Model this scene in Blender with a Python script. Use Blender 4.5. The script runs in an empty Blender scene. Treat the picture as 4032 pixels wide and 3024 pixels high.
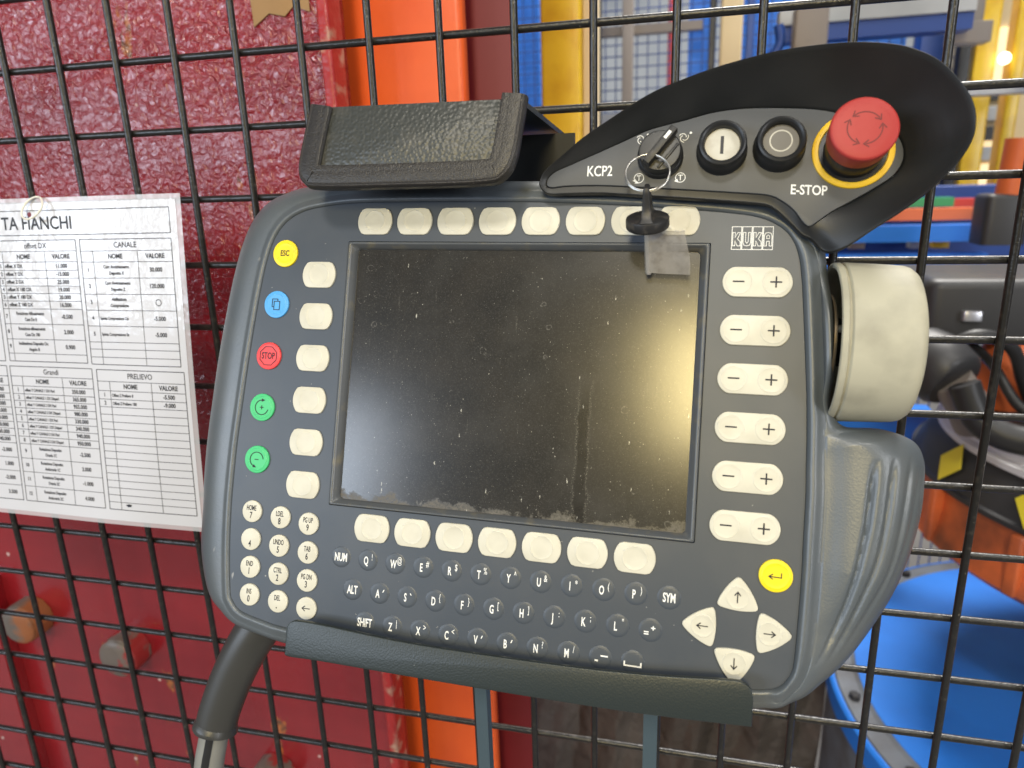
import bpy, bmesh, math, random
from mathutils import Vector, Matrix
random.seed(7)
S = bpy.context.scene
COL = S.collection
MM = 0.001

# ------------------------------------------------------------------ camera, world, lamps, exposure
cam_d = bpy.data.cameras.new('camera'); cam = bpy.data.objects.new('camera', cam_d); COL.objects.link(cam)
Rf = ((0.97223, 0.032925, 0.231698), (0.032925, 0.960962, -0.274714), (-0.231698, 0.274714, 0.933192))
def f2w(v): return Vector((v[0], v[2], -v[1]))
cx_, cy_, cz_ = f2w(Rf[0]), f2w(Rf[1]), f2w(Rf[2])
cam.matrix_world = Matrix(((cx_.x, -cy_.x, -cz_.x, 0.408144), (cx_.y, -cy_.y, -cz_.y, -0.387875),
                           (cx_.z, -cy_.z, -cz_.z, -0.074724), (0, 0, 0, 1)))
cam_d.sensor_width = 36; cam_d.lens = 36 * 2793 / 4032
cam_d.clip_start = 0.01; cam_d.clip_end = 60
cam_d.dof.use_dof = True; cam_d.dof.focus_distance = 0.338; cam_d.dof.aperture_fstop = 11
S.camera = cam
S.view_settings.view_transform = 'Standard'; S.view_settings.look = 'None'
S.view_settings.exposure = 0.0; S.view_settings.gamma = 1

world = bpy.data.worlds.new('World'); S.world = world; world.use_nodes = True
bg = world.node_tree.nodes['Background']; bg.inputs[0].default_value = (0.82, 0.88, 1.0, 1); bg.inputs[1].default_value = 0.125

def lamp(name, loc, aim, w, h, power, col):
    d = bpy.data.lights.new(name, 'AREA'); d.shape = 'RECTANGLE'; d.size = w; d.size_y = h
    d.energy = power; d.color = col
    o = bpy.data.objects.new(name, d); COL.objects.link(o)
    o.location = loc
    o.rotation_euler = (Vector(aim) - Vector(loc)).to_track_quat('-Z', 'Y').to_euler()
    return o
PC = (0.33, -0.1, -0.16)
lamp('hall_lamp', (0.38, -3.0, 2.55), PC, 0.55, 0.45, 66, (1.0, 0.96, 0.88))
lamp('hall_lamp_far', (2.0, -1.4, 3.4), PC, 0.5, 1.6, 50, (1.0, 0.97, 0.90))
for x, y, w in ((-1.98, -4.05, 0.50), (-2.75, -3.85, 0.42), (-3.45, -3.45, 0.50), (-4.05, -2.8, 0.45)):   # tall hall windows to the left behind the viewer
    lamp('hall_window', (x, y, 0.72), (0.2, 0.1, -0.1), w, 1.05, 20 * math.pi * w * 1.05, (0.74, 0.85, 1.0))
lamp('hall_window', (3.3, -2.3, 0.75), (0.5, 0.0, 0.0), 0.6, 1.5, 18 * math.pi * 0.9, (0.95, 0.97, 1.0))
lamp('screen_glare_light', (0.475, -1.95, 0.62), PC, 0.34, 0.38, 17.5, (1.0, 0.80, 0.36))  # added light standing in for a warm-lit yellow post mirrored in the screen
lamp('hall_lamp_back', (1.2, 2.4, 3.4), (0.9, 1.6, -0.6), 2.0, 1.2, 370, (1.0, 0.96, 0.90))

# ------------------------------------------------------------------ materials
def cell_bump(m, scale, strength, dist):
    nt = m.node_tree; b = nt.nodes['Principled BSDF']; tc = nt.nodes.new('ShaderNodeTexCoord'); v = nt.nodes.new('ShaderNodeTexVoronoi')
    v.feature = 'SMOOTH_F1'; v.inputs['Scale'].default_value = scale; v.inputs['Smoothness'].default_value = 0.7
    nt.links.new(tc.outputs['Object'], v.inputs['Vector']); bp = nt.nodes.new('ShaderNodeBump'); bp.invert = True
    bp.inputs['Strength'].default_value = strength; bp.inputs['Distance'].default_value = dist
    nt.links.new(v.outputs['Distance'], bp.inputs['Height']); nt.links.new(bp.outputs[0], b.inputs['Normal'])
def mat(name, col, rough=0.5, metal=0.0, bump=None, var=None, coat=0.0, spec=0.5, emit=None, alpha=1.0, each=False):
    """bump=(scale per m, strength, distance m[, detail]); var=(scale, colour2, low, high)"""
    m = bpy.data.materials.new(name); m.use_nodes = True
    nt = m.node_tree; b = nt.nodes['Principled BSDF']
    b.inputs['Base Color'].default_value = (*col, 1); b.inputs['Roughness'].default_value = rough
    b.inputs['Metallic'].default_value = metal; b.inputs['Coat Weight'].default_value = coat
    b.inputs['Specular IOR Level'].default_value = spec; b.inputs['Alpha'].default_value = alpha
    tc = nt.nodes.new('ShaderNodeTexCoord')
    if var:
        n = nt.nodes.new('ShaderNodeTexNoise'); n.inputs['Scale'].default_value = var[0]; n.inputs['Detail'].default_value = 6
        if each:      # pieces that share a mesh still get their own dirt
            oi = nt.nodes.new('ShaderNodeObjectInfo'); vm = nt.nodes.new('ShaderNodeVectorMath'); vm.operation = 'ADD'
            sc = nt.nodes.new('ShaderNodeMath'); sc.operation = 'MULTIPLY'; sc.inputs[1].default_value = 7.0
            nt.links.new(oi.outputs['Random'], sc.inputs[0]); nt.links.new(sc.outputs[0], vm.inputs[1])
            nt.links.new(tc.outputs['Object'], vm.inputs[0]); nt.links.new(vm.outputs[0], n.inputs['Vector'])
        else: nt.links.new(tc.outputs['Object'], n.inputs['Vector'])
        r = nt.nodes.new('ShaderNodeMapRange'); r.inputs[1].default_value = var[2]; r.inputs[2].default_value = var[3]
        nt.links.new(n.outputs[0], r.inputs[0])
        mx = nt.nodes.new('ShaderNodeMix'); mx.data_type = 'RGBA'
        mx.inputs[6].default_value = (*col, 1); mx.inputs[7].default_value = (*var[1], 1)
        nt.links.new(r.outputs[0], mx.inputs[0]); nt.links.new(mx.outputs[2], b.inputs['Base Color'])
    if bump:
        n = nt.nodes.new('ShaderNodeTexNoise'); n.inputs['Scale'].default_value = bump[0]
        n.inputs['Detail'].default_value = bump[3] if len(bump) > 3 else 3
        nt.links.new(tc.outputs['Object'], n.inputs['Vector'])
        bp = nt.nodes.new('ShaderNodeBump'); bp.inputs['Strength'].default_value = bump[1]; bp.inputs['Distance'].default_value = bump[2]
        nt.links.new(n.outputs[0], bp.inputs['Height']); nt.links.new(bp.outputs[0], b.inputs['Normal'])
    if emit:
        b.inputs['Emission Color'].default_value = (*emit[0], 1); b.inputs['Emission Strength'].default_value = emit[1]
    return m
M = {}
M['housing'] = mat('grey_housing_plastic', (0.082, 0.096, 0.109), 0.38, spec=0.75, bump=(1300, 0.26, 0.0003), var=(40, (0.100, 0.110, 0.116), 0.45, 0.75))
def specks(m, scale, thr, rad, col, squash=(1, 1, 1)):
    """scattered chips and scratches of another colour over a material"""
    nt = m.node_tree; N = nt.nodes.new; L = nt.links.new; b = nt.nodes['Principled BSDF']
    tc = N('ShaderNodeTexCoord'); mp = N('ShaderNodeMapping'); mp.inputs['Scale'].default_value = squash; mp.inputs['Rotation'].default_value = (0, 0, 0.5)
    L(tc.outputs['Object'], mp.inputs[0])
    ns = N('ShaderNodeTexNoise'); ns.inputs['Scale'].default_value = scale * 2.5; L(mp.outputs[0], ns.inputs['Vector'])
    sc = N('ShaderNodeVectorMath'); sc.operation = 'SCALE'; sc.inputs['Scale'].default_value = 0.6 / scale; L(ns.outputs['Color'], sc.inputs[0])
    ad = N('ShaderNodeVectorMath'); ad.operation = 'ADD'; L(mp.outputs[0], ad.inputs[0]); L(sc.outputs[0], ad.inputs[1])
    v = N('ShaderNodeTexVoronoi'); v.inputs['Scale'].default_value = scale; L(ad.outputs[0], v.inputs['Vector'])
    c = N('ShaderNodeSeparateColor'); L(v.outputs['Color'], c.inputs[0])
    g = N('ShaderNodeMath'); g.operation = 'GREATER_THAN'; g.inputs[1].default_value = thr; L(c.outputs[0], g.inputs[0])
    r = N('ShaderNodeMapRange'); r.inputs[1].default_value = rad; r.inputs[2].default_value = rad * .5; L(v.outputs['Distance'], r.inputs[0])
    f = N('ShaderNodeMath'); f.operation = 'MULTIPLY'; L(g.outputs[0], f.inputs[0]); L(r.outputs[0], f.inputs[1])
    mx = N('ShaderNodeMix'); mx.data_type = 'RGBA'; mx.inputs[7].default_value = (*col, 1); L(f.outputs[0], mx.inputs[0])
    src = b.inputs['Base Color'].links
    if src: L(src[0].from_socket, mx.inputs[6])
    else: mx.inputs[6].default_value = b.inputs['Base Color'].default_value
    L(mx.outputs[2], b.inputs['Base Color'])
M['membrane'] = mat('grey_membrane_foil', (0.048, 0.059, 0.076), 0.42, bump=(2600, 0.12, 0.0002), var=(28, (0.068, 0.076, 0.088), 0.42, 0.8))
M['key_foil'] = mat('grey_key_foil', (0.056, 0.067, 0.083), 0.42, bump=(2600, 0.12, 0.0002))
M['cream'] = mat('cream_key', (0.62, 0.595, 0.495), 0.45, var=(75, (0.50, 0.475, 0.385), 0.44, 0.85), bump=(900, 0.05, 0.0003), each=True)
M['yellow_key'] = mat('yellow_key', (0.86, 0.66, 0.010), 0.45)
M['blue_key'] = mat('blue_key', (0.08, 0.36, 0.76), 0.45)
M['red_key'] = mat('red_key', (0.80, 0.055, 0.060), 0.45)
M['green_key'] = mat('green_key', (0.055, 0.50, 0.18), 0.45)
M['ink'] = mat('black_ink', (0.012, 0.012, 0.02), 0.6)
M['grey_ink'] = mat('printer_ink', (0.028, 0.028, 0.034), 0.6)
M['white_ink'] = mat('white_ink', (0.85, 0.85, 0.82), 0.6)
M['bezel'] = mat('bezel_plastic', (0.085, 0.092, 0.100), 0.33, bump=(1800, 0.15, 0.0003), var=(130, (0.15, 0.135, 0.10), 0.55, 0.75))
M['rubber'] = mat('black_rubber', (0.012, 0.013, 0.014), 0.46, bump=(1500, 0.1, 0.0003), var=(30, (0.022, 0.022, 0.022), 0.4, 0.8), spec=0.5)
M['panel'] = mat('button_panel', (0.070, 0.074, 0.080), 0.5, bump=(2600, 0.1, 0.0002), var=(25, (0.085, 0.086, 0.088), 0.4, 0.8))
M['black'] = mat('black_plastic', (0.014, 0.0145, 0.016), 0.40, bump=(1800, 0.12, 0.0003))
M['estop_red'] = mat('emergency_red', (0.37, 0.032, 0.029), 0.5, spec=0.3, var=(60, (0.42, 0.055, 0.048), 0.4, 0.8))
M['ring_yellow'] = mat('ring_yellow', (0.80, 0.50, 0.015), 0.45, var=(300, (0.45, 0.27, 0.02), 0.62, 0.8))
M['button_white'] = mat('button_white', (0.52, 0.50, 0.43), 0.5, var=(200, (0.42, 0.39, 0.33), 0.5, 0.8))
M['lens'] = mat('clear_button_cap', (0.13, 0.12, 0.105), 0.5)
M['knob'] = mat('aged_cream_plastic', (0.44, 0.42, 0.325), 0.55, bump=(700, 0.08, 0.0004), var=(45, (0.27, 0.255, 0.20), 0.44, 0.78))
M['bronze'] = mat('brown_metal', (0.20, 0.15, 0.09), 0.35, metal=0.6)
M['steel'] = mat('bright_steel', (0.75, 0.73, 0.68), 0.32, metal=1.0)
M['key_black'] = mat('dusty_black_plastic', (0.017, 0.017, 0.018), 0.45, bump=(2500, 0.2, 0.0003), var=(260, (0.075, 0.065, 0.055), 0.52, 0.78))
M['cable'] = mat('grey_cable_sheath', (0.21, 0.21, 0.195), 0.5, bump=(1500, 0.2, 0.0003))
M['boot'] = mat('dark_rubber_boot', (0.040, 0.040, 0.038), 0.40, bump=(900, 0.06, 0.0003))
M['holder'] = mat('dark_green_grey_paint', (0.021, 0.028, 0.028), 0.38, bump=(1300, 0.28, 0.0004, 2))
M['flap'] = mat('hammered_green_grey_paint', (0.046, 0.049, 0.046), 0.40, var=(55, (0.085, 0.08, 0.068), 0.52, 0.8))
cell_bump(M['flap'], 640, 0.42, 0.0008); cell_bump(M['holder'], 1300, 0.14, 0.0004)
M['rod'] = mat('blue_grey_paint', (0.055, 0.085, 0.105), 0.38, bump=(700, 0.2, 0.0004))
M['wire'] = mat('black_wire_coating', (0.014, 0.0135, 0.013), 0.30, spec=0.5, bump=(800, 0.42, 0.0006, 3), var=(220, (0.055, 0.048, 0.04), 0.55, 0.8))
M['paper'] = mat('white_paper', (0.80, 0.80, 0.84), 0.5, var=(30, (0.74, 0.74, 0.78), 0.45, 0.75))
M['tie'] = mat('white_nylon', (0.78, 0.75, 0.66), 0.35)
M['orange'] = mat('orange_paint', (0.78, 0.115, 0.018), 0.36, bump=(35, 0.25, 0.002), var=(12, (0.70, 0.09, 0.016), 0.4, 0.7))
M['darkred'] = mat('dark_red_paint', (0.16, 0.006, 0.010), 0.55)
M['yellow'] = mat('yellow_paint', (0.90, 0.60, 0.03), 0.30, bump=(18, 0.3, 0.003), var=(20, (0.70, 0.38, 0.015), 0.45, 0.8))
M['blue'] = mat('blue_paint', (0.022, 0.215, 0.80), 0.45, var=(9, (0.02, 0.18, 0.70), 0.4, 0.7))
M['deepblue'] = mat('deep_blue_paint', (0.010, 0.055, 0.28), 0.45)
M['palegrey'] = mat('pale_grey_paint', (0.52, 0.55, 0.58), 0.6, var=(3, (0.30, 0.33, 0.36), 0.4, 0.7))
M['rimgrey'] = mat('grey_rim_paint', (0.17, 0.19, 0.22), 0.4, var=(14, (0.12, 0.12, 0.125), 0.45, 0.7))
M['ringwhite'] = mat('pale_ring_metal', (0.78, 0.78, 0.83), 0.35)
M['greybox'] = mat('dark_grey_casting', (0.030, 0.030, 0.033), 0.45)
M['beige'] = mat('beige_paint', (0.70, 0.56, 0.33), 0.5)
M['greycover'] = mat('grey_brown_cover', (0.105, 0.092, 0.082), 0.34, bump=(14, 0.9, 0.02), var=(9, (0.135, 0.120, 0.108), 0.4, 0.7))
M['robot'] = mat('robot_orange', (0.66, 0.14, 0.038), 0.45, var=(9, (0.20, 0.055, 0.025), 0.50, 0.72))
M['alu'] = mat('machined_aluminium', (0.62, 0.62, 0.66), 0.3, metal=0.8)
M['bracketgrey'] = mat('grey_brown_steel', (0.24, 0.21, 0.19), 0.5)
M['brown'] = mat('brown_steel', (0.16, 0.09, 0.05), 0.6)
M['green'] = mat('green_paint', (0.03, 0.33, 0.14), 0.5)
M['redbeam'] = mat('red_beam_paint', (0.5, 0.05, 0.04), 0.5)
M['orangebeam'] = mat('orange_beam_paint', (0.80, 0.17, 0.05), 0.5)
M['floor'] = mat('concrete_floor', (0.20, 0.19, 0.18), 0.5, bump=(8, 0.3, 0.01), var=(2, (0.26, 0.25, 0.24), 0.4, 0.7))
M['wall'] = mat('hall_wall', (0.40, 0.43, 0.46), 0.7, var=(1.2, (0.28, 0.31, 0.35), 0.4, 0.65))
M['sticker'] = mat('yellow_sticker', (0.80, 0.66, 0.04), 0.5)
M['lampglow'] = mat('lamp_glow', (1, 0.9, 0.6), 0.5, emit=((1.0, 0.85, 0.5), 5.0))
M['clearlam'] = mat('laminate_film', (0.85, 0.85, 0.90), 0.12, alpha=0.45, bump=(60, 0.4, 0.002))
M['tapefilm'] = mat('adhesive_tape_film', (0.42, 0.39, 0.35), 0.22, alpha=0.6, bump=(350, 0.5, 0.0006), var=(260, (0.30, 0.27, 0.23), 0.45, 0.7))
M['cardboard'] = mat('brown_paper_tape', (0.36, 0.21, 0.09), 0.8, bump=(300, 0.4, 0.0005))
M['hose'] = mat('black_hose', (0.02, 0.02, 0.022), 0.45)

def red_material():
    m = bpy.data.materials.new('red_gloss_paint'); m.use_nodes = True; nt = m.node_tree; N = nt.nodes.new; L = nt.links.new
    b = nt.nodes['Principled BSDF']; tc = N('ShaderNodeTexCoord')
    n1 = N('ShaderNodeTexNoise'); n1.inputs['Scale'].default_value = 9; n1.inputs['Detail'].default_value = 5
    L(tc.outputs['Object'], n1.inputs['Vector'])
    cr = N('ShaderNodeValToRGB'); e = cr.color_ramp.elements
    e[0].position = 0.35; e[0].color = (0.235, 0.010, 0.016, 1); e[1].position = 0.62; e[1].color = (0.30, 0.013, 0.018, 1)
    L(n1.outputs[0], cr.inputs[0])
    # rust and chips
    n2 = N('ShaderNodeTexNoise'); n2.inputs['Scale'].default_value = 17; n2.inputs['Detail'].default_value = 9; n2.inputs['Roughness'].default_value = 0.62
    m2 = N('ShaderNodeMapping'); m2.inputs['Scale'].default_value = (1.5, 1, 0.55); L(tc.outputs['Object'], m2.inputs[0]); L(m2.outputs[0], n2.inputs['Vector'])
    r2 = N('ShaderNodeMapRange'); r2.inputs[1].default_value = 0.645; r2.inputs[2].default_value = 0.675
    L(n2.outputs[0], r2.inputs[0])
    n3 = N('ShaderNodeTexNoise'); n3.inputs['Scale'].default_value = 160; n3.inputs['Detail'].default_value = 3
    L(tc.outputs['Object'], n3.inputs['Vector'])
    rc = N('ShaderNodeValToRGB'); e = rc.color_ramp.elements
    e[0].position = 0.35; e[0].color = (0.08, 0.035, 0.02, 1); e[1].position = 0.6; e[1].color = (0.50, 0.15, 0.03, 1)
    L(n3.outputs[0], rc.inputs[0])
    mx = N('ShaderNodeMix'); mx.data_type = 'RGBA'
    L(r2.outputs[0], mx.inputs[0]); L(cr.outputs[0], mx.inputs[6]); L(rc.outputs[0], mx.inputs[7])
    # pale flecks
    v = N('ShaderNodeTexVoronoi'); v.inputs['Scale'].default_value = 55; L(tc.outputs['Object'], v.inputs['Vector'])
    rv = N('ShaderNodeMapRange'); rv.inputs[1].default_value = 0.13; rv.inputs[2].default_value = 0.09
    L(v.outputs['Distance'], rv.inputs[0])
    sel = N('ShaderNodeSeparateColor'); L(v.outputs['Color'], sel.inputs[0])
    rs = N('ShaderNodeMath'); rs.operation = 'GREATER_THAN'; rs.inputs[1].default_value = 0.93; L(sel.outputs[0], rs.inputs[0])
    mu = N('ShaderNodeMath'); mu.operation = 'MULTIPLY'; L(rv.outputs[0], mu.inputs[0]); L(rs.outputs[0], mu.inputs[1])
    mx2 = N('ShaderNodeMix'); mx2.data_type = 'RGBA'; mx2.inputs[7].default_value = (0.7, 0.5, 0.45, 1)
    L(mu.outputs[0], mx2.inputs[0]); L(mx.outputs[2], mx2.inputs[6])
    L(mx2.outputs[2], b.inputs['Base Color'])
    b.inputs['Roughness'].default_value = 0.13; b.inputs['Specular IOR Level'].default_value = 1.0
    # brushed, runny paint film: strong at the top, smoother further down
    sp = N('ShaderNodeSeparateXYZ'); L(tc.outputs['Object'], sp.inputs[0])
    fade = N('ShaderNodeMapRange'); fade.inputs[1].default_value = -0.42; fade.inputs[2].default_value = -0.05
    fade.inputs[3].default_value = 0.12; fade.inputs[4].default_value = 1.0
    L(sp.outputs[2], fade.inputs[0])
    n4 = N('ShaderNodeTexNoise'); n4.inputs['Scale'].default_value = 165; n4.inputs['Detail'].default_value = 3.2; n4.inputs['Distortion'].default_value = 1.1
    L(tc.outputs['Object'], n4.inputs['Vector'])
    bp = N('ShaderNodeBump'); bp.inputs['Distance'].default_value = 0.0034
    n5 = N('ShaderNodeTexNoise'); n5.inputs['Scale'].default_value = 7; n5.inputs['Detail'].default_value = 3
    m5 = N('ShaderNodeMapping'); m5.inputs['Scale'].default_value = (0.6, 1, 2.4); L(tc.outputs['Object'], m5.inputs[0]); L(m5.outputs[0], n5.inputs['Vector'])
    r5 = N('ShaderNodeMapRange'); r5.inputs[1].default_value = 0.36; r5.inputs[2].default_value = 0.62; r5.inputs[3].default_value = 0.55; r5.inputs[4].default_value = 1.0
    L(n5.outputs[0], r5.inputs[0])
    fm = N('ShaderNodeMath'); fm.operation = 'MULTIPLY'; L(fade.outputs[0], fm.inputs[0]); L(r5.outputs[0], fm.inputs[1])
    rr = N('ShaderNodeMapRange'); rr.inputs[1].default_value = 0.35; rr.inputs[2].default_value = 0.65; rr.inputs[3].default_value = 0.24; rr.inputs[4].default_value = 0.11
    L(n5.outputs[0], rr.inputs[0]); L(rr.outputs[0], b.inputs['Roughness'])
    L(fm.outputs[0], bp.inputs['Strength']); L(n4.outputs[0], bp.inputs['Height'])
    L(bp.outputs[0], b.inputs['Normal'])
    return m
M['red'] = red_material()
specks(M['membrane'], 230, 0.86, 0.09, (0.30, 0.30, 0.29)); specks(M['membrane'], 75, 0.84, 0.055, (0.26, 0.26, 0.26), (1.0, 0.3, 1.0))
specks(M['housing'], 60, 0.86, 0.06, (0.20, 0.20, 0.195), (1.0, 0.4, 1.0)); specks(M['bezel'], 260, 0.82, 0.10, (0.34, 0.31, 0.24))
specks(M['holder'], 160, 0.86, 0.07, (0.16, 0.17, 0.165)); specks(M['wire'], 260, 0.80, 0.16, (0.12, 0.11, 0.095)); specks(M['rubber'], 120, 0.90, 0.05, (0.10, 0.10, 0.10))
specks(M['knob'], 90, 0.84, 0.07, (0.14, 0.125, 0.09), (0.4, 1, 1)); specks(M['panel'], 150, 0.90, 0.06, (0.25, 0.25, 0.24))
specks(M['cream'], 210, 0.86, 0.07, (0.22, 0.20, 0.15)); specks(M['ring_yellow'], 330, 0.85, 0.1, (0.25, 0.14, 0.02)); specks(M['orange'], 20, 0.8, 0.10, (0.12, 0.03, 0.015))

def chipped_material():
    m = mat('chipped_red_edge', (0.42, 0.030, 0.030), 0.35, bump=(140, 0.8, 0.0015), var=(60, (0.50, 0.30, 0.22), 0.52, 0.64))
    return m
M['chipped'] = chipped_material()

def screen_material():
    m = bpy.data.materials.new('dusty_screen_glass'); m.use_nodes = True; nt = m.node_tree; N = nt.nodes.new; L = nt.links.new
    b = nt.nodes['Principled BSDF']; tc = N('ShaderNodeTexCoord')
    mp = N('ShaderNodeMapping'); mp.inputs['Scale'].default_value = (1000, 1000, 1000); L(tc.outputs['Object'], mp.inputs[0])
    def noise(sc, det=4, rough=0.5, vec=None):
        n = N('ShaderNodeTexNoise'); n.inputs['Scale'].default_value = sc; n.inputs['Detail'].default_value = det; n.inputs['Roughness'].default_value = rough
        L(vec or mp.outputs[0], n.inputs['Vector']); return n.outputs[0]
    def rng(x, a, c, lo=0, hi=1):
        r = N('ShaderNodeMapRange'); r.inputs[1].default_value = a; r.inputs[2].default_value = c; r.inputs[3].default_value = lo; r.inputs[4].default_value = hi
        L(x, r.inputs[0]); return r.outputs[0]
    def mth(op, a, c):
        q = N('ShaderNodeMath'); q.operation = op
        for k, x in enumerate((a, c)):
            if isinstance(x, (int, float)): q.inputs[k].default_value = x
            else: L(x, q.inputs[k])
        return q.outputs[0]
    def mix(f, a, c):
        x = N('ShaderNodeMix'); x.data_type = 'RGBA'; L(f, x.inputs[0])
        for k, y in ((6, a), (7, c)):
            if isinstance(y, tuple): x.inputs[k].default_value = (*y, 1)
            else: L(y, x.inputs[k])
        return x.outputs[2]
    sp = N('ShaderNodeSeparateXYZ'); L(mp.outputs[0], sp.inputs[0]); X, Y = sp.outputs[0], sp.outputs[1]
    base = mix(rng(noise(0.045, 3), 0.35, 0.7), (0.020, 0.019, 0.0175), (0.030, 0.027, 0.023))
    grain = rng(noise(1.9, 3, 0.6), 0.5, 0.75)
    base = mix(mth('MULTIPLY', grain, 0.8), base, (0.060, 0.058, 0.052))
    # drip track: a clean dark run with gritty edges
    wob = mth('MULTIPLY', mth('SUBTRACT', noise(0.11, 3), 0.5), 5.0)
    dx = mth('ABSOLUTE', mth('SUBTRACT', mth('ADD', X, wob), 116.5), 0)
    run = mth('MULTIPLY', rng(dx, 3.0, 2.2), rng(Y, -62, -72))
    base = mix(mth('MULTIPLY', run, 0.75), base, (0.010, 0.009, 0.008))
    edge = mth('MULTIPLY', mth('MULTIPLY', rng(mth('ABSOLUTE', mth('SUBTRACT', dx, 2.8), 0), 0.9, 0.1), rng(Y, -58, -70)), rng(noise(1.7, 4, 0.7), 0.50, 0.66))
    base = mix(mth('MULTIPLY', edge, 0.75), base, (0.26, 0.24, 0.20))
    # fine vertical dribbles
    def stretched(sy):
        q = N('ShaderNodeMapping'); q.inputs['Scale'].default_value = (1000, sy, 1000); L(tc.outputs['Object'], q.inputs[0]); return q.outputs[0]
    drib = mth('MULTIPLY', rng(noise(0.5, 4, 0.6, stretched(90)), 0.66, 0.76), rng(noise(1.6, 3, 0.7), 0.46, 0.66))
    base = mix(mth('MULTIPLY', drib, 0.6), base, (0.20, 0.19, 0.165))
    # wiped smears and finger haze
    base = mix(mth('MULTIPLY', rng(noise(0.03, 5, 0.65), 0.5, 0.72), 0.45), base, (0.052, 0.050, 0.046))
    # specks of grit, some drawn out downwards
    for sc, thr, rad, amt, sy in ((1.3, 0.80, 0.17, 0.50, 1000), (0.7, 0.88, 0.13, 0.8, 700), (0.36, 0.82, 0.11, 0.9, 300), (0.16, 0.86, 0.055, 0.85, 260)):
        v = N('ShaderNodeTexVoronoi'); v.inputs['Scale'].default_value = sc
        add = N('ShaderNodeVectorMath'); add.operation = 'ADD'; L(stretched(sy), add.inputs[0])
        nn = N('ShaderNodeTexNoise'); nn.inputs['Scale'].default_value = 1.3; L(mp.outputs[0], nn.inputs['Vector'])
        sc2 = N('ShaderNodeVectorMath'); sc2.operation = 'SCALE'; sc2.inputs['Scale'].default_value = 0.9; L(nn.outputs['Color'], sc2.inputs[0])
        L(sc2.outputs[0], add.inputs[1]); L(add.outputs[0], v.inputs['Vector'])
        c = N('ShaderNodeSeparateColor'); L(v.outputs['Color'], c.inputs[0])
        f = mth('MULTIPLY', rng(v.outputs['Distance'], rad, rad * 0.5, 0, amt), mth('GREATER_THAN', c.outputs[0], thr))
        base = mix(f, base, (0.55, 0.53, 0.46))
    # dried water spots: broken irregular outlines
    v = N('ShaderNodeTexVoronoi'); v.inputs['Scale'].default_value = 0.085; L(mp.outputs[0], v.inputs['Vector'])
    c = N('ShaderNodeSeparateColor'); L(v.outputs['Color'], c.inputs[0])
    dd = mth('ADD', v.outputs['Distance'], mth('MULTIPLY', mth('SUBTRACT', noise(0.35, 3), 0.5), 0.20))
    rad = mth('ADD', mth('MULTIPLY', c.outputs[2], 0.12), 0.05)
    f = mth('MULTIPLY', rng(mth('ABSOLUTE', mth('SUBTRACT', dd, rad), 0), 0.022, 0.006), mth('GREATER_THAN', c.outputs[1], 0.66))
    f = mth('MULTIPLY', f, rng(noise(0.9, 2), 0.4, 0.6))
    base = mix(mth('MULTIPLY', f, 0.45), base, (0.20, 0.19, 0.17))
    # crust of dirt along the lower edge
    cr = mth('ADD', mth('SUBTRACT', Y, -121.5), mth('MULTIPLY', mth('SUBTRACT', 0.47, noise(0.085, 7, 0.62)), 27.0))
    crust = mth('MULTIPLY', rng(cr, 2.6, 0.0), rng(noise(0.7, 4, 0.7), 0.30, 0.60))
    base = mix(mth('MULTIPLY', crust, 0.8), base, (0.125, 0.112, 0.092))
    L(base, b.inputs['Base Color'])
    b.inputs['Specular IOR Level'].default_value = 0.55
    L(mth('ADD', mth('MULTIPLY', crust, 0.35), 0.20), b.inputs['Roughness'])
    bp = N('ShaderNodeBump'); bp.inputs['Strength'].default_value = 0.16; bp.inputs['Distance'].default_value = 0.00005
    L(noise(1.5, 3), bp.inputs['Height']); L(bp.outputs[0], b.inputs['Normal'])
    return m
M['screen'] = screen_material()

def layered_material():
    m = mat('printed_edge_trim', (0.020, 0.0175, 0.016), 0.40, var=(900, (0.042, 0.036, 0.031), 0.5, 0.8))
    nt = m.node_tree; N = nt.nodes.new; L = nt.links.new; b = nt.nodes['Principled BSDF']
    tc = N('ShaderNodeTexCoord'); w = N('ShaderNodeTexWave'); w.bands_direction = 'Z'
    w.inputs['Scale'].default_value = 900; w.inputs['Distortion'].default_value = 1.2; w.inputs['Detail'].default_value = 2
    L(tc.outputs['Object'], w.inputs['Vector'])
    n = N('ShaderNodeTexNoise'); n.inputs['Scale'].default_value = 1500; L(tc.outputs['Object'], n.inputs['Vector'])
    ad = N('ShaderNodeMath'); ad.operation = 'ADD'; L(w.outputs[1], ad.inputs[0]); L(n.outputs[0], ad.inputs[1])
    bp = N('ShaderNodeBump'); bp.inputs['Strength'].default_value = 0.5; bp.inputs['Distance'].default_value = 0.0004
    L(ad.outputs[0], bp.inputs['Height']); L(bp.outputs[0], b.inputs['Normal'])
    return m
M['trim'] = layered_material()
specks(M['trim'], 420, 0.80, 0.16, (0.13, 0.12, 0.10))

def gloss_sheet_material():
    m = mat('laminated_paper', (0.59, 0.59, 0.635), 0.5, var=(25, (0.575, 0.575, 0.61), 0.45, 0.75), coat=0.55)
    nt = m.node_tree; N = nt.nodes.new; L = nt.links.new; b = nt.nodes['Principled BSDF']
    b.inputs['Coat Roughness'].default_value = 0.06
    tc = N('ShaderNodeTexCoord'); n = N('ShaderNodeTexNoise'); n.inputs['Scale'].default_value = 95; n.inputs['Detail'].default_value = 4
    L(tc.outputs['Object'], n.inputs['Vector'])
    bp = N('ShaderNodeBump'); bp.inputs['Strength'].default_value = 0.5; bp.inputs['Distance'].default_value = 0.0009
    L(n.outputs[0], bp.inputs['Height']); L(bp.outputs[0], b.inputs['Coat Normal'])
    return m
M['sheet'] = gloss_sheet_material()

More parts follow.
